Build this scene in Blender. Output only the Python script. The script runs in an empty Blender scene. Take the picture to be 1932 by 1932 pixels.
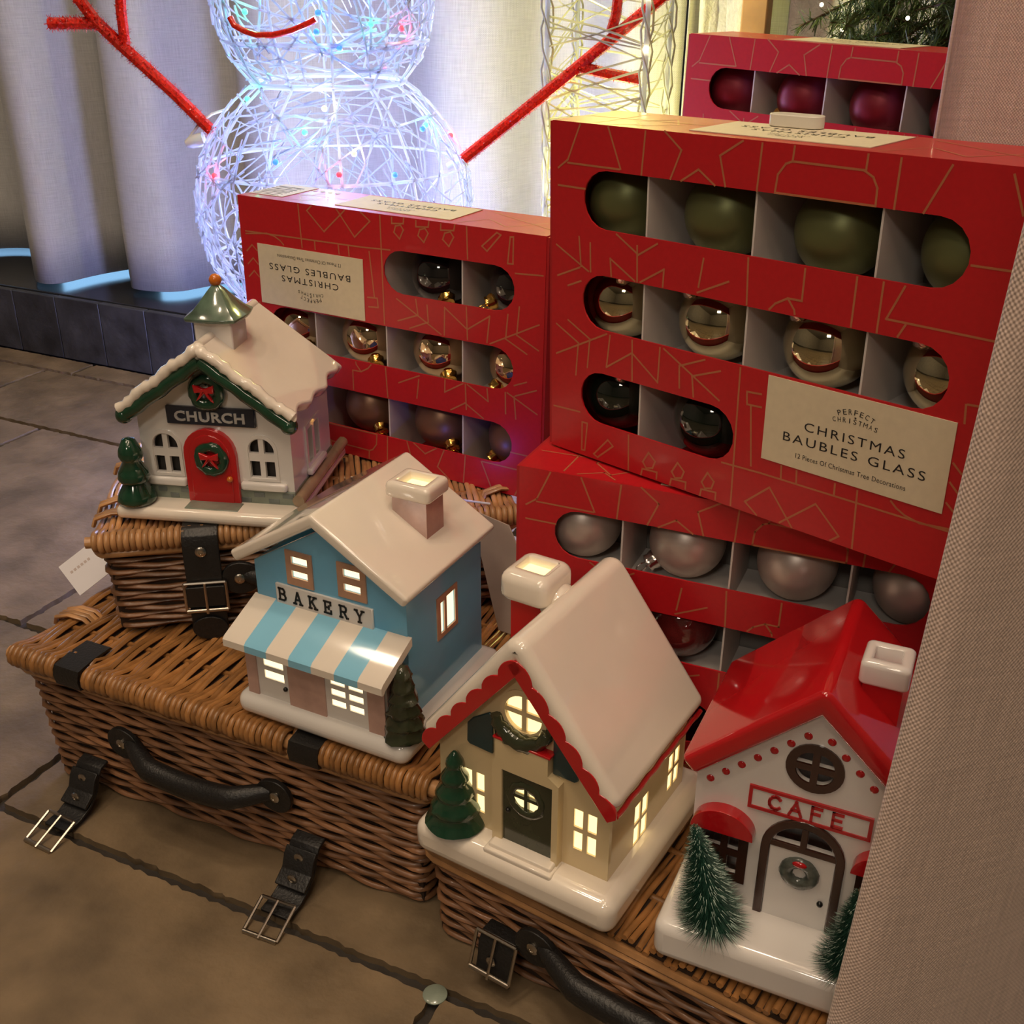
import bpy, bmesh, math, random
import numpy as np
from mathutils import Vector, Matrix, noise
from mathutils.geometry import tessellate_polygon
random.seed(7)
SC = bpy.context.scene
COL = SC.collection
PI = math.pi
ZF = 0.59                       # eye height above the floor

# ------------------------------------------------------------------ camera
F_PX, PITCH, ROLL = 2073.5, 0.4555, 0.0031
cam_d = bpy.data.cameras.new('camera'); cam = bpy.data.objects.new('camera', cam_d); COL.objects.link(cam)
cam_d.sensor_width = 36; cam_d.lens = 36 * F_PX / 1932; cam_d.clip_start = .01
fwd = Vector((0, math.cos(PITCH), -math.sin(PITCH))); upv = Vector((0, math.sin(PITCH), math.cos(PITCH))); rt = Vector((1, 0, 0))
R_ = rt * math.cos(ROLL) + upv * math.sin(ROLL); U_ = -rt * math.sin(ROLL) + upv * math.cos(ROLL)
mw = Matrix((R_, U_, -fwd)).transposed().to_4x4(); mw.translation = (0, 0, ZF)
cam.matrix_world = mw
SC.camera = cam

# ------------------------------------------------------------------ world, light, exposure
SC.view_settings.view_transform = 'Standard'; SC.view_settings.look = 'None'
SC.view_settings.gamma = 1; SC.view_settings.use_curve_mapping = False
SC.view_settings.exposure = 0.58
w = bpy.data.worlds.new('world'); SC.world = w; w.use_nodes = True
w.node_tree.nodes['Background'].inputs[0].default_value = (1.0, .85, .72, 1)
w.node_tree.nodes['Background'].inputs[1].default_value = .02
def point(name, loc, col, watts, r=.05):
    d = bpy.data.lights.new(name, 'POINT'); d.energy = watts; d.color = col; d.shadow_soft_size = r
    o = bpy.data.objects.new(name, d); COL.objects.link(o); o.location = loc; return o
def area(name, loc, target, col, watts, sx, sy):
    d = bpy.data.lights.new(name, 'AREA'); d.shape = 'RECTANGLE'; d.size = sx; d.size_y = sy; d.energy = watts; d.color = col
    o = bpy.data.objects.new(name, d); COL.objects.link(o); o.location = loc
    o.rotation_euler = (Vector(target) - Vector(loc)).to_track_quat('-Z', 'Y').to_euler(); return o
WARM = (1, .80, .59)
for i, (x, y, e) in enumerate(((-1.0, -.25, 11), (-.45, -1.1, 9), (.22, -.30, 9), (-.12, .50, 17), (-1.3, .9, 6), (.6, -1.5, 7), (-.62, .20, 13), (.05, -.75, 7))):
    point('ceiling_spot', (x, y, 2.45), WARM, e, .10)
area('shop_light', (-.9, -2.2, 2.3), (0, .8, .1), (1, .86, .70), 8, .5, .3)
# lit figures: cold acrylic snowman, warm acrylic column (the lamps inside them), daylight behind the curtain
point('snowman_lamp', (-.200, 1.275, .352), (.44, .54, 1.0), 2.7, .05)
point('snowman_lamp', (-.200, 1.275, .57), (.44, .54, 1.0), 1.7, .04)
point('snowman_lamp', (-.200, 1.275, .12), (.40, .42, 1.0), 8.5, .05)
point('column_lamp', (.105, 1.30, .75), (1.0, .92, .24), 2.3, .03)
point('column_lamp', (.105, 1.30, .40), (1.0, .92, .24), 1.9, .03)
area('window_daylight', (-.75, 2.35, .42), (-.75, 1.5, .10), (.30, .62, 1.0), 7, 1.8, .5)

# ------------------------------------------------------------------ materials
def nodes_of(m): return m.node_tree.nodes, m.node_tree.links
def M(name, col, rough=.5, metal=0, coat=0, var=0, scale=40, bump=0, bscale=200, emit=None, es=0, trans=0, rnd=0, col2=None, sheen=0, sub=0):
    m = bpy.data.materials.new(name); m.use_nodes = True; n, l = nodes_of(m); b = n['Principled BSDF']
    b.inputs['Base Color'].default_value = (*col, 1); b.inputs['Roughness'].default_value = rough; b.inputs['Metallic'].default_value = metal
    b.inputs['Coat Weight'].default_value = coat; b.inputs['Coat Roughness'].default_value = .06
    b.inputs['Transmission Weight'].default_value = trans; b.inputs['Sheen Weight'].default_value = sheen
    if sub: b.inputs['Subsurface Weight'].default_value = sub; b.inputs['Subsurface Radius'].default_value = (.01, .007, .004); b.inputs['Subsurface Scale'].default_value = .6
    if emit: b.inputs['Emission Color'].default_value = (*emit, 1); b.inputs['Emission Strength'].default_value = es
    tc = n.new('ShaderNodeTexCoord'); last = None
    if var:
        t = n.new('ShaderNodeTexNoise'); t.inputs['Scale'].default_value = scale; t.inputs['Detail'].default_value = 5
        l.new(tc.outputs['Object'], t.inputs['Vector'])
        mx = n.new('ShaderNodeMix'); mx.data_type = 'RGBA'
        c2 = col2 or tuple(c * (1 - var) for c in col)
        mx.inputs['A'].default_value = (*c2, 1); mx.inputs['B'].default_value = (*[min(1, c * (1 + var * .6)) for c in col], 1)
        rp = n.new('ShaderNodeMapRange'); rp.inputs['From Min'].default_value = .3; rp.inputs['From Max'].default_value = .7
        l.new(t.outputs['Fac'], rp.inputs['Value']); l.new(rp.outputs['Result'], mx.inputs['Factor']); last = mx.outputs['Result']
    if rnd:
        oi = n.new('ShaderNodeObjectInfo'); hs = n.new('ShaderNodeHueSaturation')
        mr = n.new('ShaderNodeMapRange'); mr.inputs['To Min'].default_value = 1 - rnd; mr.inputs['To Max'].default_value = 1 + rnd
        l.new(oi.outputs['Random'], mr.inputs['Value']); l.new(mr.outputs['Result'], hs.inputs['Value'])
        if last: l.new(last, hs.inputs['Color'])
        else: hs.inputs['Color'].default_value = (*col, 1)
        last = hs.outputs['Color']
    if last: l.new(last, b.inputs['Base Color'])
    if bump:
        t = n.new('ShaderNodeTexNoise'); t.inputs['Scale'].default_value = bscale; t.inputs['Detail'].default_value = 4
        l.new(tc.outputs['Object'], t.inputs['Vector']); bp = n.new('ShaderNodeBump'); bp.inputs['Strength'].default_value = bump; bp.inputs['Distance'].default_value = .002
        l.new(t.outputs['Fac'], bp.inputs['Height']); l.new(bp.outputs['Normal'], b.inputs['Normal'])
    return m
def cloth(name, col, su, sv, strength, rough=.9, transl=0.0, var=.15):
    m = M(name, col, rough, sheen=.2); n, l = nodes_of(m); b = n['Principled BSDF']
    uv = n.new('ShaderNodeUVMap'); sep = n.new('ShaderNodeSeparateXYZ'); l.new(uv.outputs['UV'], sep.inputs[0])
    def wave(out, s):
        a = n.new('ShaderNodeMath'); a.operation = 'MULTIPLY'; a.inputs[1].default_value = s * 2 * PI; l.new(out, a.inputs[0])
        c = n.new('ShaderNodeMath'); c.operation = 'SINE'; l.new(a.outputs[0], c.inputs[0]); return c.outputs[0]
    a, c = wave(sep.outputs['X'], su), wave(sep.outputs['Y'], sv)
    mu = n.new('ShaderNodeMath'); mu.operation = 'MULTIPLY'; l.new(a, mu.inputs[0]); l.new(c, mu.inputs[1])
    mp = n.new('ShaderNodeMapping'); mp.inputs['Scale'].default_value = (30, 700, 1); l.new(uv.outputs['UV'], mp.inputs['Vector'])
    t = n.new('ShaderNodeTexNoise'); t.inputs['Scale'].default_value = 1; t.inputs['Detail'].default_value = 4; l.new(mp.outputs[0], t.inputs['Vector'])
    mp2 = n.new('ShaderNodeMapping'); mp2.inputs['Scale'].default_value = (700, 30, 1); l.new(uv.outputs['UV'], mp2.inputs['Vector'])
    t2 = n.new('ShaderNodeTexNoise'); t2.inputs['Scale'].default_value = 1; t2.inputs['Detail'].default_value = 4; l.new(mp2.outputs[0], t2.inputs['Vector'])
    ad = n.new('ShaderNodeMath'); ad.operation = 'ADD'; l.new(t.outputs['Fac'], ad.inputs[0]); l.new(t2.outputs['Fac'], ad.inputs[1])
    mr = n.new('ShaderNodeMapRange'); mr.inputs['From Min'].default_value = .7; mr.inputs['From Max'].default_value = 1.3; mr.inputs['To Min'].default_value = 1 - var; mr.inputs['To Max'].default_value = 1 + var * .5
    l.new(ad.outputs[0], mr.inputs['Value'])
    hs = n.new('ShaderNodeHueSaturation'); hs.inputs['Color'].default_value = (*col, 1); l.new(mr.outputs['Result'], hs.inputs['Value']); l.new(hs.outputs['Color'], b.inputs['Base Color'])
    bp = n.new('ShaderNodeBump'); bp.inputs['Strength'].default_value = strength; bp.inputs['Distance'].default_value = .0005
    l.new(mu.outputs[0], bp.inputs['Height']); l.new(bp.outputs['Normal'], b.inputs['Normal'])
    if transl:
        tr = n.new('ShaderNodeBsdfTranslucent'); l.new(hs.outputs['Color'], tr.inputs['Color'])
        ms = n.new('ShaderNodeMixShader'); ms.inputs[0].default_value = transl
        l.new(b.outputs[0], ms.inputs[1]); l.new(tr.outputs[0], ms.inputs[2]); l.new(ms.outputs[0], n['Material Output'].inputs['Surface'])
    return m
MT = {}
def mk(k, *a, **kw): MT[k] = M(k, *a, **kw)
mk('sandstone', (.190, .136, .080), .40, var=.42, scale=16, bump=.5, bscale=90, rnd=.10)
mk('grout', (.035, .028, .022), .9, var=.3, bump=.5)
mk('slate', (.045, .047, .055), .38, var=.5, scale=22, bump=.5, bscale=90, rnd=.25)
mk('ledge', (.012, .013, .016), .22)
mk('plaster', (.34, .30, .25), .8, var=.1, scale=3)
mk('red_card', (.50, .010, .016), .38, coat=.15, var=.06, scale=300)
mk('red_edge', (.40, .010, .014), .5)
mk('white_card', (.62, .58, .55), .7, var=.05)
mk('cream', (.70, .62, .44), .6, var=.04, scale=200)
mk('gold_ink', (.50, .17, .075), .45, metal=.2)
mk('ink', (.012, .011, .012), .6)
mk('ceramic', (.86, .78, .68), .10, coat=1.0, var=.04, scale=20)
mk('ceramic_white', (.82, .79, .76), .12, coat=1.0, var=.03, scale=20)
mk('ceramic_cream_glow', (.72, .58, .34), .14, coat=.5, var=.06, scale=20)  # cottage walls: cream tone stands in for inner light glowing through the ceramic
mk('ceramic_blue', (.18, .50, .76), .12, coat=.6, var=.06, scale=25)
mk('ceramic_sky', (.26, .61, .84), .10, coat=.6, var=.04, scale=25)
mk('ceramic_red', (.52, .010, .014), .10, coat=.7, var=.05, scale=25)
mk('ceramic_green', (.012, .055, .028), .12, coat=.6, var=.3, scale=60)
mk('ceramic_teal', (.010, .045, .055), .12, coat=.6, var=.15, scale=60)
mk('ceramic_olive', (.035, .042, .022), .14, coat=.6, var=.2, scale=60)
mk('ceramic_pink', (.62, .40, .34), .2, coat=.5, var=.22, scale=45)
mk('ceramic_terracotta', (.55, .31, .20), .25, coat=.4, var=.2, scale=60)
mk('ceramic_brown', (.055, .022, .014), .2, coat=.5, var=.2, scale=60)
mk('ceramic_navy', (.014, .020, .036), .16, coat=.5)
mk('ceramic_stone', (.22, .26, .21), .2, coat=.5, var=.3, scale=50)
mk('lining', (.20, .185, .17), .8)
mk('ceramic_ash', (.10, .115, .10), .2, coat=.5, var=.4, scale=300)
mk('ceramic_stonedark', (.15, .18, .17), .2, coat=.5, var=.3, scale=50)
mk('ceramic_tan', (.40, .28, .17), .2, coat=.5, var=.3, scale=50)
mk('ceramic_grey', (.45, .44, .43), .2, coat=.5)
mk('ceramic_orange', (.62, .16, .015), .15, coat=.6)
mk('ceramic_mint', (.10, .16, .115), .12, coat=.7, var=.55, scale=55)
mk('black_paint', (.01, .01, .01), .3)
mk('lit_pane', (1, .9, .7), .5, emit=(1.0, .83, .50), es=1.0)
mk('lit_pane_cottage', (1, .85, .55), .5, emit=(1.0, .77, .36), es=1.0)
mk('lit_shaft', (1, .85, .5), .5, emit=(1.0, .82, .38), es=.72)
mk('interior_shade', (.05, .045, .042), .6)  # near-black colour standing in for shade inside the unlit church
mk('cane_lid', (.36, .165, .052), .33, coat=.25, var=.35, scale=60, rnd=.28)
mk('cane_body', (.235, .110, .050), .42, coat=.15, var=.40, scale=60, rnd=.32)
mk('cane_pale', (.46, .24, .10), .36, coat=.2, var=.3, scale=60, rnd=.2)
mk('cane_dark', (.030, .015, .008), .8)
mk('leather', (.011, .0105, .0105), .42, bump=.25, bscale=500)
mk('steel', (.50, .45, .38), .28, metal=1)
mk('brass', (.66, .45, .22), .2, metal=1)
mk('gold_cap', (.85, .52, .13), .18, metal=1)
mk('silver_cap', (.72, .68, .66), .2, metal=1)
mk('rose_cap', (.72, .50, .44), .2, metal=1)
mk('bauble_matte_green', (.17, .185, .075), .42, metal=.55)
mk('bauble_mirror_green', (.66, .62, .42), .05, metal=1)
mk('bauble_glass_green', (.006, .012, .008), .05, coat=1)
mk('bauble_matte_bronze', (.30, .17, .105), .40, metal=.65)
mk('bauble_mirror_gold', (.80, .64, .42), .04, metal=1)
mk('bauble_glass_black', (.008, .008, .009), .05, coat=1)
mk('bauble_matte_silver', (.62, .55, .50), .40, metal=.55)
mk('bauble_glass_red', (.05, .008, .008), .06, coat=1, var=.9, scale=70, col2=(.22, .02, .02))
mk('bauble_teal', (.03, .10, .12), .15, metal=.7, var=.7, scale=50, col2=(.10, .03, .16))
mk('bauble_matte_red', (.22, .014, .030), .45, metal=.4)
mk('white_wire', (.42, .43, .46), .35, coat=.3)
mk('acrylic', (.30, .32, .36), .08, coat=1.0)
mk('acrylic_warm', (.45, .45, .40), .10, coat=1.0)
mk('clear_plastic', (.75, .75, .78), .12, coat=1.0)
mk('tinsel_red', (.72, .020, .008), .18, coat=.8, var=.4, scale=400)
mk('led_green', (.2, 1, .5), emit=(.05, 1, .30), es=1.6)
mk('led_blue', (.1, .4, 1), emit=(.02, .10, 1), es=1.8)
mk('led_red', (1, .1, .15), emit=(1, .03, .06), es=1.6)
mk('led_yellow', (1, .9, .5), emit=(1, .75, .25), es=1.6)
mk('led_warm', (1, .9, .6), emit=(1, .85, .5), es=14)
mk('paper', (.72, .70, .74), .7)
mk('paper_ink', (.50, .42, .40), .7)
mk('white_plastic', (.72, .68, .60), .3, coat=.3)
mk('kraft', (.42, .33, .27), .75, var=.08)
mk('wood', (.36, .20, .075), .55, var=.35, scale=14)
mk('plush', (.55, .55, .50), .95, sheen=.6, var=.15, scale=120, bump=.9, bscale=350)
mk('needles', (.085, .135, .035), .55, var=.5, scale=60)
mk('bristle', (.020, .085, .055), .5, var=.3, scale=200)
mk('bristle_frost', (.45, .60, .52), .5)
mk('twig', (.10, .06, .03), .7)
def glowy(k, col, fac):
    m = MT[k]; n, l = nodes_of(m); tr = n.new('ShaderNodeBsdfTranslucent'); tr.inputs['Color'].default_value = (*col, 1); ms = n.new('ShaderNodeMixShader'); ms.inputs[0].default_value = fac
    l.new(n['Principled BSDF'].outputs[0], ms.inputs[1]); l.new(tr.outputs[0], ms.inputs[2]); l.new(ms.outputs[0], n['Material Output'].inputs['Surface'])
glowy('acrylic', (.80, .82, .88), .55); glowy('acrylic_warm', (.62, .60, .48), .5); glowy('white_wire', (.80, .82, .86), .6)
MT['curtain_back'] = cloth('curtain_back', (.50, .49, .47), 420, 420, .25, transl=.12, var=.18)
MT['curtain_front'] = cloth('curtain_front', (.66, .51, .44), 560, 480, .38, var=.18)

# ------------------------------------------------------------------ helpers
def me_obj(name, vs, fs, mat=None, parent=None, smooth=None, bevel=0, bseg=2, loc=None):
    me = bpy.data.meshes.new(name); me.from_pydata([tuple(v) for v in vs], [], [tuple(f) for f in fs])
    bm = bmesh.new(); bm.from_mesh(me); bmesh.ops.recalc_face_normals(bm, faces=bm.faces); bm.to_mesh(me); bm.free()
    return me_link(name, me, mat, parent, smooth, bevel, bseg, loc)
def me_link(name, me, mat=None, parent=None, smooth=None, bevel=0, bseg=2, loc=None):
    if mat and not me.materials: me.materials.append(MT[mat] if isinstance(mat, str) else mat)
    if smooth is not None and len(me.polygons):
        me.polygons.foreach_set('use_smooth', [True] * len(me.polygons))
        if smooth < 180: me.set_sharp_from_angle(angle=math.radians(smooth))
    o = bpy.data.objects.new(name, me); COL.objects.link(o)
    if parent: o.parent = parent
    if loc: o.location = loc
    if bevel:
        b = o.modifiers.new('bevel', 'BEVEL'); b.width = bevel; b.segments = bseg; b.limit_method = 'ANGLE'; b.angle_limit = math.radians(35); b.harden_normals = False
        if smooth is None:
            me.polygons.foreach_set('use_smooth', [True] * len(me.polygons)); me.set_sharp_from_angle(angle=math.radians(50))
    return o
def tag(o, label, cat, group=None, kind=None):
    o['label'] = label; o['category'] = cat
    if group: o['group'] = group
    if kind: o['kind'] = kind
    return o
def thing(name, label, cat, loc=(0, 0, 0), rz=0, group=None):
    o = bpy.data.objects.new(name, None); COL.objects.link(o); o.empty_display_size = .02
    o.location = loc; o.rotation_euler = (0, 0, rz); return tag(o, label, cat, group)
def struct(o): o['kind'] = 'structure'; return o
def stuff(o): o['kind'] = 'stuff'; return o
def put(o, mesh_of, parent=None): pass
def box(x0, x1, y0, y1, z0, z1):
    v = [(x, y, z) for x in (x0, x1) for y in (y0, y1) for z in (z0, z1)]
    return v, [(0, 1, 3, 2), (4, 6, 7, 5), (0, 4, 5, 1), (2, 3, 7, 6), (0, 2, 6, 4), (1, 5, 7, 3)]
def Box(name, dims, mat, parent, bevel=0, bseg=2, **k): return me_obj(name, *box(*dims), mat, parent, bevel=bevel, bseg=bseg, **k)
def join(*parts):
    V, Fc = [], []
    for v, f in parts:
        o = len(V); V += list(v); Fc += [tuple(i + o for i in q) for q in f]
    return V, Fc
def prism(outline, holes, a0, a1, axis='y'):
    loops = [outline] + list(holes)
    pts = [p for lp in loops for p in lp]; n = len(pts)
    tri = tessellate_polygon([[Vector((p[0], p[1], 0)) for p in lp] for lp in loops])
    def P(p, a): return (p[0], a, p[1]) if axis == 'y' else ((a, p[0], p[1]) if axis == 'x' else (p[0], p[1], a))
    V = [P(p, a0) for p in pts] + [P(p, a1) for p in pts]
    Fc = [tuple(t) for t in tri] + [tuple(i + n for i in reversed(t)) for t in tri]
    o = 0
    for lp in loops:
        m = len(lp)
        for i in range(m): a, b = o + i, o + (i + 1) % m; Fc.append((a, b, b + n, a + n))
        o += m
    return V, Fc
def Prism(name, outline, holes, a0, a1, mat, parent, axis='y', bevel=0, bseg=2, smooth=None):
    if holes: bevel = 0
    return me_obj(name, *prism(outline, holes, a0, a1, axis), mat, parent, bevel=bevel, bseg=bseg, smooth=smooth if smooth is not None else 40)
def rect(x0, x1, z0, z1): return [(x0, z0), (x1, z0), (x1, z1), (x0, z1)]
def ell(cx, cz, rx, rz, n=28, a0=0, a1=2 * PI, full=True):
    return [(cx + rx * math.cos(a0 + (a1 - a0) * i / n), cz + rz * math.sin(a0 + (a1 - a0) * i / n)) for i in range(n if full else n + 1)]
def stadium(x0, x1, z0, z1, n=10):
    r = (z1 - z0) / 2; zc = (z0 + z1) / 2
    return [(x1 - r + r * math.cos(a), zc + r * math.sin(a)) for a in np.linspace(-PI / 2, PI / 2, n)] + [(x0 + r + r * math.cos(a), zc + r * math.sin(a)) for a in np.linspace(PI / 2, 1.5 * PI, n)]
def arch(x0, x1, z0, z1, n=14):       # round-topped opening
    r = (x1 - x0) / 2; xc = (x0 + x1) / 2
    return [(x0, z0), (x1, z0)] + [(xc + r * math.cos(a), z1 - r + r * math.sin(a)) for a in np.linspace(0, PI, n)]
def tube(pts, r, k=6, closed=False, caps=True, flat=1.0, jit=0):
    P = [Vector(p) for p in pts]; n = len(P); V, Fc = [], []
    rr = r if hasattr(r, '__len__') else [r] * n
    up = None
    for i in range(n):
        a, b = (P[(i - 1) % n], P[(i + 1) % n]) if closed else (P[max(i - 1, 0)], P[min(i + 1, n - 1)])
        t = (b - a).normalized() if (b - a).length > 1e-9 else Vector((0, 0, 1))
        if up is None: up = Vector((0, 0, 1)) if abs(t.z) < .9 else Vector((1, 0, 0))
        s = t.cross(up)
        if s.length < 1e-6: s = t.cross(Vector((0, 1, 0)))
        s.normalize(); up = s.cross(t).normalized()
        for j in range(k):
            q = 2 * PI * j / k; g = rr[i] * (1 + (random.uniform(-jit, jit) if jit else 0))
            V.append(P[i] + s * (math.cos(q) * g) + up * (math.sin(q) * g * flat))
    for i in range(n if closed else n - 1):
        for j in range(k):
            a = i * k + j; b = i * k + (j + 1) % k; c = ((i + 1) % n) * k + (j + 1) % k; d = ((i + 1) % n) * k + j
            Fc.append((a, b, c, d))
    if caps and not closed: Fc.append(tuple(range(k - 1, -1, -1))); Fc.append(tuple((n - 1) * k + j for j in range(k)))
    return V, Fc
def Tube(name, pts, r, mat, parent, k=6, smooth=60, **kw): return me_obj(name, *tube(pts, r, k, **kw), mat, parent, smooth=smooth)
def lathe(prof, seg=24, c=(0, 0, 0), jit=0):
    V, Fc = [], []
    for (r, z) in prof:
        for j in range(seg):
            a = 2 * PI * j / seg; g = r * (1 + (random.uniform(-jit, jit) if jit else 0)); V.append((c[0] + g * math.cos(a), c[1] + g * math.sin(a), c[2] + z))
    for i in range(len(prof) - 1):
        for j in range(seg): Fc.append((i * seg + j, i * seg + (j + 1) % seg, (i + 1) * seg + (j + 1) % seg, (i + 1) * seg + j))
    Fc.append(tuple(range(seg - 1, -1, -1))); Fc.append(tuple((len(prof) - 1) * seg + j for j in range(seg)))
    return V, Fc
def ball(c, r, seg=16, rings=10, sq=(1, 1, 1)):
    V, Fc = [(c[0], c[1], c[2] - r * sq[2])], []
    for i in range(1, rings):
        t = PI * i / rings
        for j in range(seg): a = 2 * PI * j / seg; V.append((c[0] + r * sq[0] * math.sin(t) * math.cos(a), c[1] + r * sq[1] * math.sin(t) * math.sin(a), c[2] - r * sq[2] * math.cos(t)))
    V.append((c[0], c[1], c[2] + r * sq[2])); L = len(V) - 1
    for j in range(seg): Fc.append((0, 1 + (j + 1) % seg, 1 + j)); Fc.append((L, 1 + (rings - 2) * seg + j, 1 + (rings - 2) * seg + (j + 1) % seg))
    for i in range(rings - 2):
        for j in range(seg): a = 1 + i * seg; Fc.append((a + j, a + (j + 1) % seg, a + seg + (j + 1) % seg, a + seg + j))
    return V, Fc
def torus(c, R, r, n=26, k=8, jit=0, squash=1.0):   # ring lying in the xz plane
    V, Fc = [], []
    for i in range(n):
        a = 2 * PI * i / n
        for j in range(k):
            b = 2 * PI * j / k; g = r * (1 + (random.uniform(-jit, jit) if jit else 0)); q = R + g * math.cos(b)
            V.append((c[0] + q * math.cos(a), c[1] + g * math.sin(b) * squash, c[2] + q * math.sin(a)))
    for i in range(n):
        for j in range(k): Fc.append((i * k + j, i * k + (j + 1) % k, ((i + 1) % n) * k + (j + 1) % k, ((i + 1) % n) * k + j))
    return V, Fc
def ribbon(pl, wd):                    # flat strip along a 2-D polyline -> (verts2d, faces)
    V, Fc = [], []
    for (x0, z0), (x1, z1) in zip(pl, pl[1:]):
        dx, dz = x1 - x0, z1 - z0; L = math.hypot(dx, dz) or 1e-9; ex, ez = dx / L * wd * .5, dz / L * wd * .5; nx, nz = -ez, ex
        o = len(V); V += [(x0 - ex + nx, z0 - ez + nz), (x0 - ex - nx, z0 - ez - nz), (x1 + ex - nx, z1 + ez - nz), (x1 + ex + nx, z1 + ez + nz)]
        Fc.append((o, o + 1, o + 2, o + 3))
    return V, Fc
def ribbons(pls, wd, y, thick=0):
    V, Fc = [], []
    for pl in pls:
        v, f = ribbon(pl, wd); o = len(V)
        if thick:
            for q in f:
                o = len(V); c = [v[i] for i in q]; V += [(a, y, b) for a, b in c] + [(a, y + thick, b) for a, b in c]
                Fc += [(o, o + 1, o + 2, o + 3), (o + 7, o + 6, o + 5, o + 4)] + [(o + i, o + (i + 1) % 4, o + 4 + (i + 1) % 4, o + 4 + i) for i in range(4)]
        else: V += [(a, y, b) for a, b in v]; Fc += [tuple(i + o for i in q) for q in f]
    return V, Fc
def rrect(x0, x1, y0, y1, r, n=5):
    out = []
    for cx, cy, a in ((x1 - r, y1 - r, 0), (x0 + r, y1 - r, PI / 2), (x0 + r, y0 + r, PI), (x1 - r, y0 + r, 1.5 * PI)):
        out += [(cx + r * math.cos(a + PI / 2 * i / n), cy + r * math.sin(a + PI / 2 * i / n)) for i in range(n + 1)]
    return out
def CapRing(name, x0, x1, y0, y1, hx0, hx1, hy0, hy1, z0, z1, r, mat, parent, depth=.012):   # rounded chimney collar with a real opening
    L = []; k = 5
    for i in range(k + 1): t = PI / 2 * i / k; q = r * (1 - math.sin(t)); L.append((rrect(x0 + q, x1 - q, y0 + q, y1 - q, max(r - q * .6, .0006)), z0 + r * (1 - math.cos(t)) * .8))
    for i in range(k + 1): t = PI / 2 * i / k; q = r * (1 - math.cos(t)); L.append((rrect(x0 + q, x1 - q, y0 + q, y1 - q, max(r - q * .6, .0006)), z1 - r + r * math.sin(t)))
    L.append((rrect(hx0 - .0006, hx1 + .0006, hy0 - .0006, hy1 + .0006, .0014), z1)); L.append((rrect(hx0, hx1, hy0, hy1, .0010), z1 - .0007)); L.append((rrect(hx0, hx1, hy0, hy1, .0010), z1 - depth))
    V, Fc = [], []
    for lp, z in L: V += [(a, b, z) for a, b in lp]
    m = len(L[0][0])
    for i in range(len(L) - 1):
        for j in range(m): Fc.append((i * m + j, i * m + (j + 1) % m, (i + 1) * m + (j + 1) % m, (i + 1) * m + j))
    Fc.append(tuple(range(m - 1, -1, -1)))
    return me_obj(name, V, Fc, mat, parent, smooth=50)
# lettering: glyph meshes from Blender's built-in font, returned as 2-D verts/faces, width-fitted
def text2d(s, width, height, spacing=1.0, ex=0.0, off=0.0):
    cu = bpy.data.curves.new('txt', 'FONT'); cu.body = s; cu.space_character = spacing; cu.resolution_u = 3; cu.offset = off; cu.extrude = ex
    o = bpy.data.objects.new('txt', cu); COL.objects.link(o)
    dg = bpy.context.evaluated_depsgraph_get(); me = bpy.data.meshes.new_from_object(o.evaluated_get(dg))
    vs = [tuple(v.co) for v in me.vertices]; fs = [tuple(p.vertices) for p in me.polygons]
    bpy.data.objects.remove(o); bpy.data.curves.remove(cu); bpy.data.meshes.remove(me)
    xs = [v[0] for v in vs]; ys = [v[1] for v in vs]; x0, x1, y0, y1 = min(xs), max(xs), min(ys), max(ys)
    sx = width / (x1 - x0) if width else height / (y1 - y0)
    sy = height / (y1 - y0)
    return [((v[0] - x0) * sx, (v[1] - y0) * sy, v[2]) for v in vs], fs
def lit(t2, x, z, y, thick=1.0):        # place 2-D text in the xz plane, left-bottom at (x, z)
    vs, fs = t2; return [(x + v[0], y - v[2] * thick, z + v[1]) for v in vs], fs
# stroke letters with slab serifs (unit cell 0..1)
SLAB = {'B': [[(.1, 0), (.1, 1)], [(0, 0), (.62, 0), (.8, .1), (.85, .27), (.75, .45), (.55, .53), (.1, .53)], [(.55, .53), (.7, .62), (.76, .77), (.68, .92), (.55, 1), (0, 1)]],
 'A': [[(.1, 0), (.47, 1), (.53, 1), (.9, 0)], [(.25, .36), (.75, .36)], [(-.05, 0), (.26, 0)], [(.74, 0), (1.05, 0)]],
 'K': [[(.12, 0), (.12, 1)], [(.12, .4), (.8, 1)], [(.36, .6), (.88, 0)], [(0, 0), (.28, 0)], [(0, 1), (.28, 1)], [(.62, 1), (.95, 1)], [(.7, 0), (1.02, 0)]],
 'E': [[(.12, 0), (.12, 1)], [(0, 0), (.85, 0), (.85, .24)], [(0, 1), (.82, 1), (.82, .76)], [(.12, .5), (.58, .5)], [(.58, .38), (.58, .62)]],
 'R': [[(.12, 0), (.12, 1)], [(0, 1), (.6, 1), (.78, .9), (.82, .75), (.75, .58), (.58, .5), (.12, .5)], [(.5, .5), (.85, 0), (1.0, 0)], [(0, 0), (.3, 0)]],
 'Y': [[(.08, 1), (.5, .48), (.92, 1)], [(.5, .48), (.5, 0)], [(.34, 0), (.66, 0)], [(-.06, 1), (.22, 1)], [(.78, 1), (1.06, 1)]],
 'C': [[(.85, .84), (.7, .96), (.5, 1), (.28, .93), (.1, .72), (.05, .5), (.1, .28), (.28, .07), (.5, 0), (.7, .04), (.85, .16)]],
 'a': [[(.05, 0), (.5, 1), (.95, 0)], [(.22, .36), (.78, .36)]], 'F': [[(.15, 0), (.15, 1), (.85, 1)], [(.15, .52), (.72, .52)]], 'e': [[(.85, 0), (.15, 0), (.15, 1), (.85, 1)], [(.15, .52), (.75, .52)]]}
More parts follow.
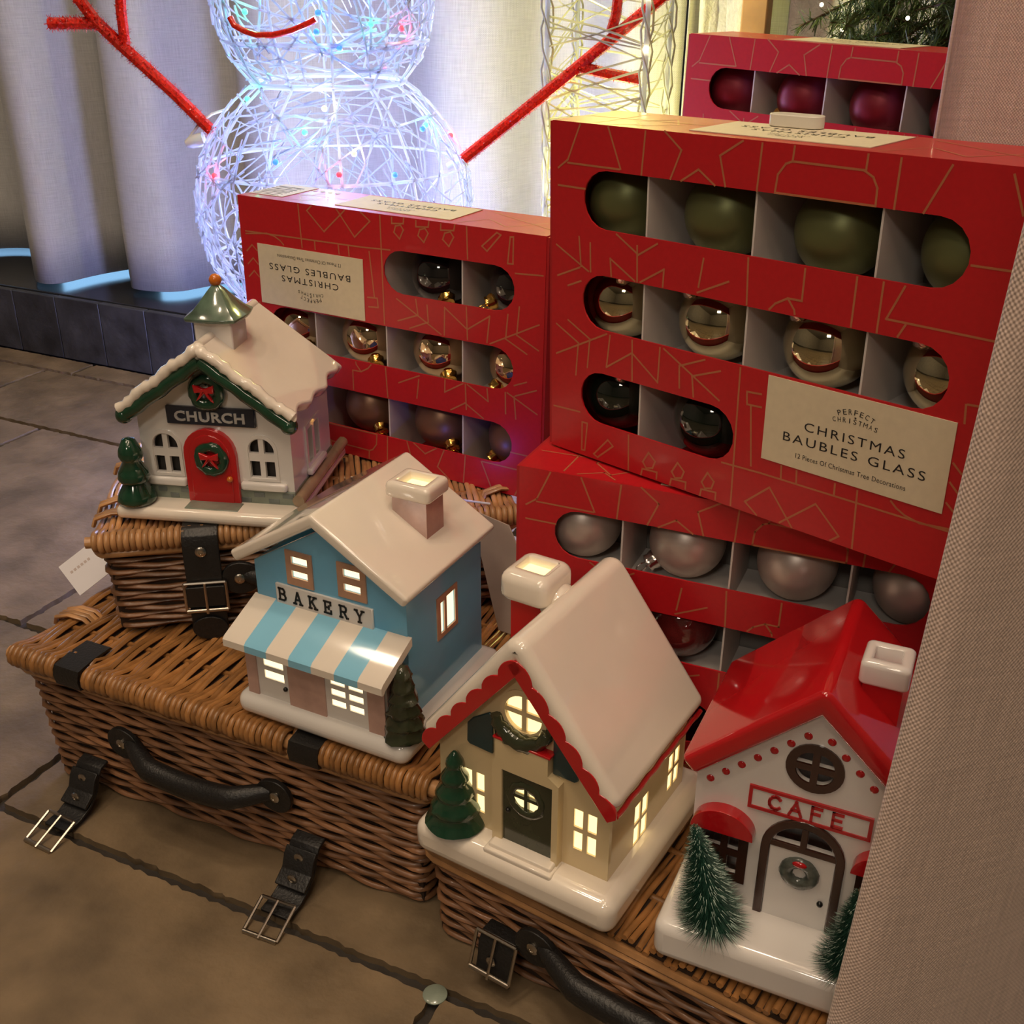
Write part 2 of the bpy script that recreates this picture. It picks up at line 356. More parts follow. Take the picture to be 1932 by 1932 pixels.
def strokes(s, x, z, lw, lh, adv, wd, y, thick):
    pls = []
    for i, ch in enumerate(s): pls += [[(x + i * adv + a * lw, z + b * lh) for a, b in pl] for pl in SLAB[ch]]
    return ribbons(pls, wd, y, thick)

# ------------------------------------------------------------------ frames and pixel-free placement helpers
def yawrot(d): return math.radians(d)

# ================================================================== SETTING
TY = math.radians(-26); TX = (math.cos(TY), math.sin(TY)); TN = (-math.sin(TY), math.cos(TY))
def T2(s, t): return (s * TX[0] + t * TN[0], s * TX[1] + t * TN[1])
fl = struct(Box('floor', (-4, 3.2, -4.2, 4, -.06, -.006), 'grout', None))
rows = [(-2.2, -1.8, [-1.9, -1.2, -.55, .1, .8, 1.5]), (-1.8, -1.4, [-1.9, -1.0, -.35, .35, 1.1, 1.6]), (-1.4, -1.0, [-1.9, -1.3, -.7, 0, .6, 1.3]), (-1.0, -.6, [-1.8, -1.1, -.4, .2, .9, 1.5]), (-.6, -.2, [-1.7, -.9, -.3, .45, 1.1]), (-.2, .03, [-1.6, -1.0, -.5, .1, .7, 1.2]),
        (.03, .43, [-1.55, -.95, -.260, .36, .95]), (.43, .632, [-1.45, -1.02, -.662, .1, .55, 1.0]), (.632, 1.03, [-1.75, -1.257, -.860, -.42, .05, .5, 1.0]),
        (1.03, 1.222, [-1.9, -1.452, -.98, -.5, -.05, .45, 1.0]), (1.222, 1.279, [-1.98, -1.40, -.8, -.2, .4])]
def tile_mesh(L, Wd, seed, T=.006, amp=.0012):
    rg = random.Random(seed); g = .0042; pts = []
    for (x0, y0), (x1, y1) in (((g, g), (L - g, g)), ((L - g, g), (L - g, Wd - g)), ((L - g, Wd - g), (g, Wd - g)), ((g, Wd - g), (g, g))):
        n = max(3, int(math.hypot(x1 - x0, y1 - y0) / .005))
        for i in range(n): f = i / n; a = amp if i else 0; pts.append((x0 + (x1 - x0) * f + rg.uniform(-a, a), y0 + (y1 - y0) * f + rg.uniform(-a, a)))
    return prism(pts, [], -T, 0, 'z')
for ri, (t0, t1, xs) in enumerate(rows):
    xs = [-3.0 if t1 > 0 else -2.6] + xs + [1.9]
    for ci, (a, b) in enumerate(zip(xs, xs[1:])):
        p = T2(a, t0); v, f = tile_mesh(b - a, t1 - t0, ri * 31 + ci)
        o = me_obj('floor_tile', v, f, 'sandstone', fl, bevel=.0012, bseg=2); o.location = (p[0], p[1], 0); o.rotation_euler = (0, 0, TY)
# plinth (raised hearth-like ledge under the curtains) with slate riser tiles
pl = struct(bpy.data.objects.new('plinth', None)); COL.objects.link(pl); pl.location = (*T2(0, 1.286), 0); pl.rotation_euler = (0, 0, TY)
Box('plinth_core', (-3, 2, .004, 1.3, 0, .098), 'grout', pl)
Box('ledge_slab', (-3, 2, .006, 1.3, .098, .108), 'ledge', pl, bevel=.002)
for k in range(-16, 24):
    x = -1.4712 + k * .0975
    Box('slate_tile', (x + .0008, x + .0967, -.008, .004, .0005, .1065 + random.uniform(-.0005, .0005)), 'slate', pl, bevel=.0012)
# room shell out of the frame: bounce light and something for the shiny baubles to mirror
def shell(name, d): struct(Box(name, d, 'plaster', None))
shell('wall_back', (-4, 3.2, -4.2, -4.1, 0, 2.7)); shell('wall_left', (-4.1, -4, -4.2, 4, 0, 2.7)); shell('wall_right', (3.2, 3.3, -4.2, 4, 0, 2.7)); shell('wall_front', (-4, 3.2, 4, 4.1, 0, 2.7)); shell('ceiling', (-4, 3.2, -4.2, 4, 2.7, 2.8))

# cloth sheets: plan curve extruded upwards, with uv in metres
def sheet(name, plan, z0, z1, nz, mat, thick=.0016, hem=None, wob=0, lean=None):
    n = len(plan); arc = [0]
    for a, b in zip(plan, plan[1:]): arc.append(arc[-1] + math.hypot(b[0] - a[0], b[1] - a[1]))
    V, Fc, UV = [], [], []
    for k in range(nz + 1):
        f = k / nz
        for i, (x, y) in enumerate(plan):
            zb = z0 + (hem(i / (n - 1)) if hem else 0); z = zb + (z1 - zb) * f
            dx, dy = lean(i / (n - 1), z) if lean else (0, 0)
            V.append((x + dx + wob * noise.noise((arc[i] * 9, z * 2.2, 1.3)), y + dy + wob * noise.noise((arc[i] * 9, z * 2.2, 7.7)), z)); UV.append((arc[i], z))
    for k in range(nz):
        for i in range(n - 1): Fc.append((k * n + i, k * n + i + 1, (k + 1) * n + i + 1, (k + 1) * n + i))
    me = bpy.data.meshes.new(name); me.from_pydata(V, [], Fc); uvl = me.uv_layers.new(name='UVMap')
    for lp in me.loops: uvl.data[lp.index].uv = UV[lp.vertex_index]
    o = me_link(name, me, mat, None, 180); s = o.modifiers.new('solid', 'SOLIDIFY'); s.thickness = thick; s.offset = 0
    return o
def spline(pts, n):
    P = [Vector((*p, 0)) for p in pts]; P = [P[0] * 2 - P[1]] + P + [P[-1] * 2 - P[-2]]; out = []
    m = len(P) - 3
    for i in range(n + 1):
        u = i / n * m; k = min(int(u), m - 1); t = u - k; a, b, c, d = P[k:k + 4]
        q = .5 * ((2 * b) + (c - a) * t + (2 * a - 5 * b + 4 * c - d) * t * t + (3 * b - a - 3 * c + d) * t ** 3); out.append((q.x, q.y))
    return out
# curtains behind the snowman, in deep folds
folds = [(-2.3, 1.42), (-2.05, 1.48), (-1.9, 1.36), (-1.80, 1.47), (-1.70, 1.49), (-1.635, 1.44), (-1.60, 1.36), (-1.545, 1.315), (-1.495, 1.33), (-1.468, 1.42), (-1.44, 1.49), (-1.405, 1.44), (-1.375, 1.365), (-1.33, 1.345), (-1.285, 1.365), (-1.25, 1.44), (-1.20, 1.47),
         (-1.15, 1.41), (-1.10, 1.345), (-1.03, 1.33), (-.98, 1.40), (-.93, 1.48), (-.87, 1.46), (-.82, 1.38), (-.76, 1.345), (-.70, 1.37), (-.655, 1.45), (-.61, 1.47), (-.55, 1.40), (-.50, 1.35), (-.44, 1.37), (-.40, 1.45), (-.34, 1.47), (-.28, 1.38), (-.20, 1.36), (-.12, 1.45), (-.02, 1.38), (.1, 1.46), (.25, 1.37), (.4, 1.46), (.6, 1.4)]
folds = [(s, t) for s, t in folds]
half = [p for p in folds if p[0] <= -.44]; rest = [(p[0] + .006, p[1]) if p[0] == -.44 else p for p in folds if p[0] >= -.44]
for nm, ff, lab in (('curtain', half, 'long grey linen curtain in deep folds hanging behind the snowman'), ('curtain', rest, 'olive grey curtain hanging beside the lit wire column')):
    c = sheet(nm, [T2(*p) for p in spline(ff, len(ff) * 7)], .112, 2.3, 26, 'curtain_back', wob=.012, hem=lambda f: .004)
    tag(c, lab, 'curtain', 'linen curtains')
# linen curtain close to the lens, wrapping round the end of the stacked boxes
front = [(.2675, .728), (.274, .736), (.296, .733), (.34, .70), (.385, .65), (.41, .59), (.40, .53), (.37, .475), (.335, .435), (.30, .402), (.262, .372), (.222, .347), (.186, .331), (.154, .3205), (.140, .3185), (.134, .324), (.144, .332)]
def flare(f, z):
    k = max(0, min(1, (f - .45) / .5)); return (.018 * k * ((z - .18) / .34), .0)
c = sheet('curtain', spline(front, 150), .004, 2.3, 40, 'curtain_front', thick=.002, wob=.004, lean=flare)
tag(c, 'coarse beige linen curtain close to the camera at the right edge', 'curtain', 'linen curtains')

# ================================================================== HAMPERS
def ring_path(L, Dp, rc, step):
    pts = []; segs = [((rc, 0), (L - rc, 0)), ((L, rc), (L, Dp - rc)), ((L - rc, Dp), (rc, Dp)), ((0, Dp - rc), (0, rc))]
    cen = [(L - rc, rc, -PI / 2), (L - rc, Dp - rc, 0), (rc, Dp - rc, PI / 2), (rc, rc, PI)]
    for (a, b), (cx, cy, a0) in zip(segs, cen):
        n = max(2, int(math.hypot(b[0] - a[0], b[1] - a[1]) / step)); d = ((b[0] - a[0]) / n, (b[1] - a[1]) / n)
        nx, ny = d[1], -d[0]; q = math.hypot(nx, ny)
        for i in range(n): pts.append((a[0] + d[0] * i, a[1] + d[1] * i, nx / q, ny / q))
        for i in range(3): t = a0 + PI / 2 * i / 3; pts.append((cx + rc * math.cos(t), cy + rc * math.sin(t), math.cos(t), math.sin(t)))
    return pts
def hamper(name, label, loc, rz, L, Dp, Hh, taper=.010, lid_pale=False, pitch=.0044, wrap=True, handle=None, straps=(), belts=True, group='wicker hampers'):
    h = thing(name, label, 'hamper', loc, rz, group)
    LT = .016 if Hh > .1 else .013; hb = Hh - LT; rr = .0024; rl = .0022
    body = me_obj('basket_body', *join(box(taper + .006, L - taper - .006, taper * .6 + .006, Dp - taper * .6 - .006, .002, hb - .001)), 'cane_dark', h)
    per = ring_path(1, 1, .1, .1)
    meshes = []
    Lb, Db = L - .006, Dp - .006
    for var in range(4):
        ph = var % 2; rg = random.Random(var * 9 + 1); path = ring_path(Lb, Db, .009, .0058); P = []
        s = 0; n = len(path); tot = n; waves = int(n * .0058 / .058)
        for i, (x, y, nx, ny) in enumerate(path):
            a = 2 * PI * waves * i / n + (PI if ph else 0) + (0.9 if var > 1 else 0)
            o = .0021 * math.cos(a); dz = .0010 * math.cos(a * 1.0 + 1.2) + .0012 * noise.noise((i * .11, var * 3.1, L))
            P.append((x - Lb / 2 + nx * o, y - Db / 2 + ny * o, dz))
        v, f = tube(P, rr, 6, closed=True, flat=.92); me = bpy.data.meshes.new('cane'); me.from_pydata([tuple(q) for q in v], [], f); meshes.append(me)
    nrow = int((hb - .004) / pitch)
    for r in range(nrow):
        z = .0035 + (hb - .006) * r / (nrow - 1); f = z / Hh
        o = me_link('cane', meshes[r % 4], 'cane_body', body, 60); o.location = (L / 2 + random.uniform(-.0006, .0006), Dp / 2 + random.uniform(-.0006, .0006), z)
        sx = (L - 2 * taper * (1 - f) - .012) / Lb; sy = (Dp - 1.2 * taper * (1 - f) - .012) / Db; o.scale = (sx, sy, 1)
    for k, z in enumerate((hb - .004, hb + .001)):            # border rods below the lid
        P = [(x + nx * .0008, y + ny * .0008, z + .0006 * math.sin(i * .2 + k)) for i, (x, y, nx, ny) in enumerate(ring_path(L - .006, Dp - .006, .008, .02))]
        P = [(x + .003, y + .003, z) for x, y, z in P]
        me_obj('rim_rod', *tube(P, .0033, 6, closed=True), 'cane_pale', body, smooth=60)
    # lid: canes running front to back, woven over and under cross rods and lapped over the front rod
    lid = me_obj('lid', *box(.004, L - .004, .004, Dp - .004, hb + .002, Hh - .006), 'cane_dark', h)
    for y in ((.0035, Dp - .0035) if wrap else (Dp - .0035,)):
        me_obj('rim_rod', *tube([(-.004, y, hb + LT * .45), (L + .004, y, hb + LT * .45)], LT * .36, 8), 'cane_pale', lid, smooth=60)
    ncr = max(3, int(Dp / .042)); cm = []
    for var in range(4):
        P = []; rz0 = LT * .52; zc = hb + LT * .45; ph = PI * (var % 2) + (.35 if var > 1 else 0)
        for a in (np.linspace(-.45 * PI, .5 * PI, 6) if wrap else ()): P.append((0, .0035 - math.cos(a) * rz0, zc + math.sin(a) * rz0))
        n = int(Dp / .0075)
        for i in range(2 if wrap else 0, n - 1):
            y = max(Dp * i / n, .0022); P.append((.0010 * noise.noise((y * 30, var * 5.0, 2.2)), y, Hh - rl - .0024 + .0023 * math.cos(PI * ncr * y / Dp + ph)))
        for a in np.linspace(.5 * PI, 1.3 * PI, 5): P.append((0, Dp - .0035 - math.cos(a) * rz0, zc + math.sin(a) * rz0))
        v, f = tube(P, rl, 6, flat=.9); me = bpy.data.meshes.new('cane'); me.from_pydata([tuple(q) for q in v], [], f); cm.append(me)
    ncan = int(L / .0047)
    sx = [s * L for s, _ in straps]
    for i in range(ncan + 1):
        x = .003 + (L - .006) * i / ncan
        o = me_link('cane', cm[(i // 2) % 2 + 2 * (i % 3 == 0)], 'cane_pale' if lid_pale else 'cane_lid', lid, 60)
        near = any(abs(x - q) < .0125 for q in sx)
        o.location = (x, .010 if near else random.uniform(-.0008, .0008), random.uniform(-.0005, .0005)); o.rotation_euler = (0, 0, random.uniform(-.006, .006))
        if near: o.scale = (1, 1 - .012 / Dp, 1)
    for k in range(1, ncr):                                      # cross rods
        me_obj('cross_rod', *tube([(.002, Dp * k / ncr, Hh - .0062), (L - .002, Dp * k / ncr, Hh - .0062)], .0024, 6), 'cane_lid', lid, smooth=60)
    for x in (.011, L - .011):                                   # bindings over the end canes
        for y in (Dp * .17, Dp * .30 if Hh < .1 else Dp * .2, Dp * .72):
            for q in range(2):
                me_obj('binding', *tube([(x - .014, y + q * .005, Hh - .007), (x - .012, y + q * .005, Hh - .001), (x, y + .002 + q * .005, Hh + .0022), (x + .012, y + .005 + q * .005, Hh - .0003), (x + .016, y + .006 + q * .005, Hh - .005)], .0026, 6, flat=.7), 'cane_pale', lid, smooth=60)
    return h
def strap_loop(h, x, Hh, LT, wd=.022):       # leather collar round the lid's front rod
    zc = Hh - LT * .55; P = [(y, z) for y, z in ((.030, Hh + .0012), (.012, Hh + .0012), (-.004, Hh - .0008), (-.0066, zc), (-.005, zc - LT * .5), (.002, zc - LT * .62))]
    P2 = [(y + .002, z - .002) if i < 3 else (y + .002, z) for i, (y, z) in enumerate(P)]
    return me_obj('strap_collar', *prism(P + P2[::-1], [], x - wd / 2, x + wd / 2, 'x'), 'leather', h, smooth=40)
def rivet(h, p, r=.0042, ax='y', m='steel'):
    v, f = lathe([(r, 0), (r, .0008), (r * .75, .0016), (r * .35, .0018), (r * .3, .0012), (.0001, .0012)], 14)
    if ax == 'y': v = [(a, -c, b) for a, b, c in v]
    return me_obj('rivet', [(p[0] + a, p[1] + b, p[2] + c) for a, b, c in v], f, m, h, smooth=40)
def buckle(h, M4, wd=.026, ln=.020):          # frame, roller and prong in a local xz plane moved by M4
    a, b = wd / 2, ln / 2; R = .0012
    loop = [(-a, 0, -b), (a, 0, -b), (a, 0, b), (-a, 0, b)]
    parts = [tube([loop[0], loop[3]], R, 6), tube([loop[1], loop[2]], R, 6), tube([loop[0], loop[1]], R * 1.5, 8), tube([loop[3], loop[2]], R, 6), tube([(0, -.001, b), (0, -.0016, -b - .002)], R * .9, 6)]
    v, f = join(*parts); return me_obj('buckle', [M4 @ Vector(p) for p in v], f, 'steel', h, smooth=50)
def handle(h, x0, x1, y, z, sag=.004, out=.012):
    hd = None
    n = 24; P, Rr = [], []
    for i in range(n + 1):
        f = i / n; x = x0 + (x1 - x0) * f; q = math.sin(PI * f)
        P.append((x, y - .003 - out * min(1, q * 1.6), z - sag * q)); Rr.append(.0062 + .0022 * min(1, q * 1.5))
    hd = me_obj('handle', *tube(P, Rr, 10, flat=1.1), 'leather', h, smooth=60)
    for x, s in ((x0, -1), (x1, 1)):
        v, f = prism([(x + s * .006 + .0135 * math.cos(t) * (1.25 if math.cos(t) * s < 0 else 1), z + .0135 * math.sin(t)) for t in np.linspace(0, 2 * PI, 24)[:-1]], [], y - .0075, y - .0035)
        me_obj('handle_tab', v, f, 'leather', hd, bevel=.0012); r = rivet(hd, (x + s * .006, y - .0075, z), .0042)
    return hd
def loose_strap(h, x, y, pts, wd=.0235, mat='leather', rivs=()):    # strap following (y, z) points
    th = .0024; L, Rg = [], []
    for i, (a, b) in enumerate(pts):
        p, q = pts[max(i - 1, 0)], pts[min(i + 1, len(pts) - 1)]; dx, dz = q[0] - p[0], q[1] - p[1]; ln = math.hypot(dx, dz); nx, nz = -dz / ln * th / 2, dx / ln * th / 2
        L.append((a + nx, b + nz)); Rg.append((a - nx, b - nz))
    return me_obj('strap', *prism(L + Rg[::-1], [], x - wd / 2, x + wd / 2, 'x'), mat, h, bevel=.0006)

H1 = hamper('wicker_hamper', 'large brown wicker hamper on the floor with its straps unbuckled, carrying the bakery', (-.386, .713, 0), yawrot(-25), .369, .285, .125, straps=((.165, 0), (.735, 0)))
for f in (.165, .735): strap_loop(H1, .372 * f, .125, .016, .024)
handle(H1, .107, .236, .006, .066, sag=.009, out=.014)
for x, tw in ((.064, .02), (.266, -.01)):
    st = loose_strap(H1, x, 0, [(.005, .036), (-.003, .034), (-.0075, .027), (-.0105, .018), (-.019, .009), (-.031, .0045), (-.044, .0035)], .024)
    st2 = me_obj('strap_fold', *prism([(-.008, .0335), (-.0125, .0285), (-.016, .019), (-.026, .0125), (-.0245, .0100), (-.0135, .0165), (-.0095, .0265), (-.0065, .031)], [], x - .0125, x + .0125, 'x'), 'leather', st, bevel=.0006)
    rivet(st, (x, -.0115, .0275), .0042); rivet(st, (x, -.0212, .0165), .0040)
    M4 = Matrix.Translation((x, -.050, .0062)) @ Matrix.Rotation(math.radians(-68), 4, 'X') @ Matrix.Rotation(tw * 3, 4, 'Y')
    buckle(st, M4, .027, .026)

H2 = hamper('wicker_hamper', 'small wicker hamper with a buckled black strap lying on the large hamper under the church', (-.3147, .7255, .1265), yawrot(9), .325, .182, .087, taper=.004, lid_pale=True, straps=())
x = .080
me_obj('strap', *prism([(.030, .0885), (.0, .0885), (-.006, .084), (-.0085, .074), (-.0085, .004), (-.0060, .004), (-.006, .073), (-.0035, .0825), (.001, .0865), (.030, .0865)], [], x - .0135, x + .0135, 'x'), 'leather', H2, bevel=.0008)
me_obj('strap_tip', *prism(ell(x, .006, .0135, .010, 20), [], -.011, -.0083), 'leather', H2, bevel=.0006)
rivet(H2, (x, -.0088, .072), .0042)
buckle(H2, Matrix.Translation((x, -.0105, .034)), .031, .024)
me_obj('strap_keeper', *prism(rect(x - .0145, x + .0145, .026, .043), [], -.0118, -.0086), 'leather', H2, bevel=.0008)
handle(H2, .112, .230, .0, .046, sag=.006, out=.012); rivet(H2, (.0995, -.0045, .038), .0044, m='brass')

H3 = hamper('wicker_hamper', 'wicker hamper at the front right carrying the cottage and the cafe', (-.0602, .5508, 0), yawrot(-34), .40, .255, .0865, taper=.004, straps=(), wrap=False)
handle(H3, .100, .240, .0, .048, sag=.004, out=.013)
st = loose_strap(H3, .068, 0, [(.004, .040), (-.006, .040), (-.010, .034), (-.011, .022), (-.014, .010)], .026); rivet(st, (.066, -.0125, .024), .0036)
buckle(st, Matrix.Translation((.068, -.0135, .030)) @ Matrix.Rotation(math.radians(-20), 4, 'X'), .030, .026)
st = loose_strap(H3, .287, 0, [(.030, .0878), (.0, .0878), (-.007, .083), (-.0095, .072), (-.0095, .02)], .028); rivet(st, (.287, -.0110, .074), .0046)

# ================================================================== BAUBLE BOXES
BW, BH, BD = .29, .2113, .062; BC = BW / 4; MG = .0256; RV = (.0428, .105, .1678); WH = .0172; E3 = .144
PAT = [[(22.0,1.1),(12.7,21.8),(5.1,27.2)],[(12.8,23.7),(52.5,23.7)],[(43.6,1.0),(53.5,23.3)],[(5.2,37.6),(26.5,37.6)],[(70.7,1.2),(68.9,25.0)],[(84.2,.1),(96.1,9.1),(89.5,25.2)],[(135.2,1.0),(121.6,9.7),(126.2,25.2)],[(97.0,25.4),(108.2,18.2),(119.3,25.4)],[(147.2,1.3),(146.1,25.3)],[(157.1,25.1),(157.9,15.8),(162.1,10.0),(165.8,8.5),(205.6,8.9),(210.9,11.7),(213.7,16.5),(213.9,25.1),(157.1,25.1)],[(166.3,1.1),(165.8,8.3)],[(206.9,1.4),(206.7,8.6)],[(224.0,1.7),(223.7,25.2)],[(249.2,2.4),(238.7,25.2)],[(277.8,3.7),(284.8,20.5)],[(3.9,74.2),(30.4,86.9)],[(22.5,66.8),(24.3,84.7)],[(31.6,69.4),(32.2,86.8)],[(5.1,93.5),(23.2,85.7)],[(13.8,98.6),(24.4,94)],[(48.7,86.8),(47.6,76.4),(66.8,86.9)],[(71,86.9),(88.1,76.5),(87.7,86.8)],[(67.8,65.8),(68.7,86.8)],[(52.0,61.2),(68.9,70.9),(82.4,62.5)],[(115.2,66.1),(112.9,82.5)],[(132.7,76.2),(112.4,85.9)],[(144.3,61.4),(145.6,86.7)],[(179.4,61.6),(179.3,78.7),(170.8,78.8),(163.4,83.0),(160.2,86.7)],[(170.8,78.8),(175.3,84.3),(175.8,86.4)],[(209.1,61.1),(209.0,86.8)],[(223.6,61.3),(223.4,86.9)],[(234.9,61.4),(227.5,79.2),(283.8,79.5)],[(237.9,80.4),(234.8,86.8)],[(265.7,46.1),(285.9,45.8)],
[(4.2,125.4),(23.0,134.4)],[(14.1,121.0),(32.6,129.9)],[(4.3,145.3),(46.2,123.9)],[(23.0,134.4),(21.2,156.4)],[(32.6,129.9),(30.9,149.2)],[(49.0,124.4),(46.8,145.4),(66.8,131.8),(87.3,146.1),(87.9,124.0)],[(66.6,123.8),(67.6,149.3)],[(90.9,124.0),(132.2,146.5)],[(112.3,136.2),(131.6,128.7)],[(102.7,132.0),(120.4,124.3)],[(102.7,132.0),(103.6,145.5)],[(112.3,136.2),(114.1,148.6)],[(27.3,187.8),(31.8,187.6),(29.9,207.3),(27.2,207.7),(27.3,187.8)],[(49.5,194.5),(53.9,197.8),(41.2,209.2),(37.8,207.8),(49.5,194.5)],[(66.4,186.6),(67.2,210.5)],[(145.0,123.8),(145.8,210.2)],[(137.5,184.5),(164.6,183.4),(284.2,182.3)],[(151.3,144.1),(150.6,136.6),(159.8,135.9)],[(151.3,144.1),(160.6,143.6)],[(154.0,145.0),(157.4,180.7)],[(2.2,182.5),(25.0,181.2)],[(177.3,175.0),(177.7,182.9)],[(187.2,175.3),(187.7,182.6)],[(275.5,113.0),(284.3,112.3)],[(274.6,113.4),(275.4,122.7)],
[(82.9,193.9),(88.3,198.5),(86.5,203.5),(81.5,205.0),(78.6,201.4),(82.9,193.9)],[(77.5,210.8),(78.5,206.3),(90.1,205.3),(89.9,209.9)],[(105.5,194.2),(110.7,198.7),(109.0,203.6),(104.2,205.0),(101.4,201.5),(105.5,194.2)],[(100.5,210.8),(101.4,206.3),(112.5,205.3),(112.4,209.9)],[(127.9,194.2),(132.9,198.7),(131.4,203.6),(126.8,205.0),(124.1,201.5),(127.9,194.2)],[(123.5,210.8),(124.1,206.3),(134.8,205.3),(134.7,209.9)],
[(164.0,210.6),(155.5,204.6),(171.0,190.5),(187.8,210.6)],[(179.8,210.3),(201.2,191.3),(217.5,206.1),(212.8,210.3)],[(224.8,175.7),(226.2,210.5)],[(244.4,175.6),(247.8,178.6),(253.0,181.2),(261.5,182.9),(284.1,180.1)],[(273.6,145.0),(278.5,149.5),(284.6,143.8)],[(273.6,155.7),(278.5,160.3),(284.5,154.7)],[(273.6,167.2),(278.5,171.4),(284.5,165.8)],[(211.3,175.8),(211.5,182.3)]]
def small_arc(s, cu, cv, R, hgt, adv):       # lettering set along a shallow arc
    V, Fc = [], []
    for i, ch in enumerate(s):
        if ch == ' ': continue
        vs, fs = text2d(ch, hgt * (.22 if ch == 'I' else .9 if ch == 'M' else .68), hgt); wv = max(v[0] for v in vs)
        a = (i - (len(s) - 1) / 2) * adv / R; o = len(V)
        for v in vs:
            x, z = v[0] - wv / 2, v[1]; V.append((cu + (R + z) * math.sin(a) + x * math.cos(a), 0, cv - R + (R + z) * math.cos(a) - x * math.sin(a)))
        Fc += [tuple(q + o for q in f) for f in fs]
    return V, Fc
# shared meshes, in face coordinates (x right, y into the box, z up from the bottom front left corner)
def zz(v): return BH - v
BM = {}
wins = [stadium(MG, BW - MG, zz(RV[0]) - WH, zz(RV[0]) + WH), stadium(MG, BW - MG, zz(RV[1]) - WH, zz(RV[1]) + WH), stadium(MG, E3, zz(RV[2]) - WH, zz(RV[2]) + WH)]
def store(key, vf, mat): me = bpy.data.meshes.new(key); me.from_pydata([tuple(v) for v in vf[0]], [], [tuple(f) for f in vf[1]]); bm = bmesh.new(); bm.from_mesh(me); bmesh.ops.recalc_face_normals(bm, faces=bm.faces); bm.to_mesh(me); bm.free(); me.materials.append(MT[mat]); BM[key] = me
store('front_panel', prism(rect(0, BW, 0, BH), wins, 0, .0012), 'red_card')
store('carton', join(box(0, BW, BD - .0012, BD, 0, BH), box(0, .0012, .0013, BD - .0013, .0013, BH - .0013), box(BW - .0012, BW, .0013, BD - .0013, .0013, BH - .0013), box(0, BW, .0013, BD - .0013, 0, .0012), box(0, BW, .0013, BD - .0013, BH - .0012, BH)), 'red_card')
store('lining', box(.0016, BW - .0016, BD - .0026, BD - .0014, .0016, BH - .0016), 'lining')
store('side_flap', box(-.0022, -.0001, .0005, BD - .004, .001, BH - .0006), 'red_edge')
store('divider', box(-.0006, .0006, .0022, BD - .004, .0016, BH - .0016), 'white_card')
store('shelf', box(.0016, BW - .0016, .0022, BD - .004, -.0005, .0005), 'white_card')
store('printed_pattern', ribbons([[(a / 1000, zz(b / 1000)) for a, b in p] for p in PAT], .00115, -.00012), 'gold_ink')
toppat = [[(.004, .03), (.09, .033)], [(.03, .004), (.03, .055)], [(.21, .004), (.225, .03), (.25, .012), (.27, .04)], [(.215, .055), (.285, .02)], [(.06, .01), (.075, .025), (.06, .045), (.045, .025), (.06, .01)], [(.04, .003), (.055, .012), (.065, .004)]]
v, f = ribbons(toppat, .00115, 0); store('top_pattern', ([(a, c, BH + .00012) for a, b, c in v], f), 'gold_ink')
store('label', box(.1639, .2723, -.0006, -.0001, zz(.1737), zz(.1234)), 'cream')
L1_, L2_ = text2d('CHRISTMAS', .0590, .0052, 1.25), text2d('BAUBLES GLASS', .0840, .0053, 1.25)
L3_ = text2d('12 Pieces Of Christmas Tree Decorations', .0655, .0029, 1.05)
pf = small_arc('PERFECT', .2185, zz(.1335), .022, .0030, .0031); ch = small_arc('CHRISTMAS', .2185, zz(.1385), .060, .0027, .0030)
star = ([(.2185 + .0009 * math.cos(a) * (1 if i % 2 == 0 else .4), 0, zz(.1350) + .0009 * math.sin(a) * (1 if i % 2 == 0 else .4)) for i, a in enumerate(np.linspace(0, 2 * PI, 11)[:-1])], [tuple(range(10))])
def aty(vf, y): return [(a, y, c) for a, b, c in vf[0]], vf[1]
store('lettering', join(lit(L1_, .1893, zz(.1500), -.00075), lit(L2_, .1768, zz(.1588), -.00075), lit(L3_, .1858, zz(.1672), -.00075), aty(pf, -.00075), aty(ch, -.00075), aty(star, -.00075)), 'ink')
def flat_top(vf, cx, cy, s):   # lay lettering on the lid, reading from behind
    return [(cx - (a - .2185) * s, cy - (c - zz(.1486)) * s, BH + .0008) for a, b, c in vf[0]], vf[1]
store('top_label', box(.094, .203, .009, .057, BH + .0001, BH + .0006), 'cream')
v, f = BM['lettering'], None
store('top_lettering', flat_top(join(lit(L1_, .1893, zz(.1500), 0), lit(L2_, .1768, zz(.1588), 0), aty(pf, 0), aty(ch, 0)), .1485, .033, .95), 'ink')
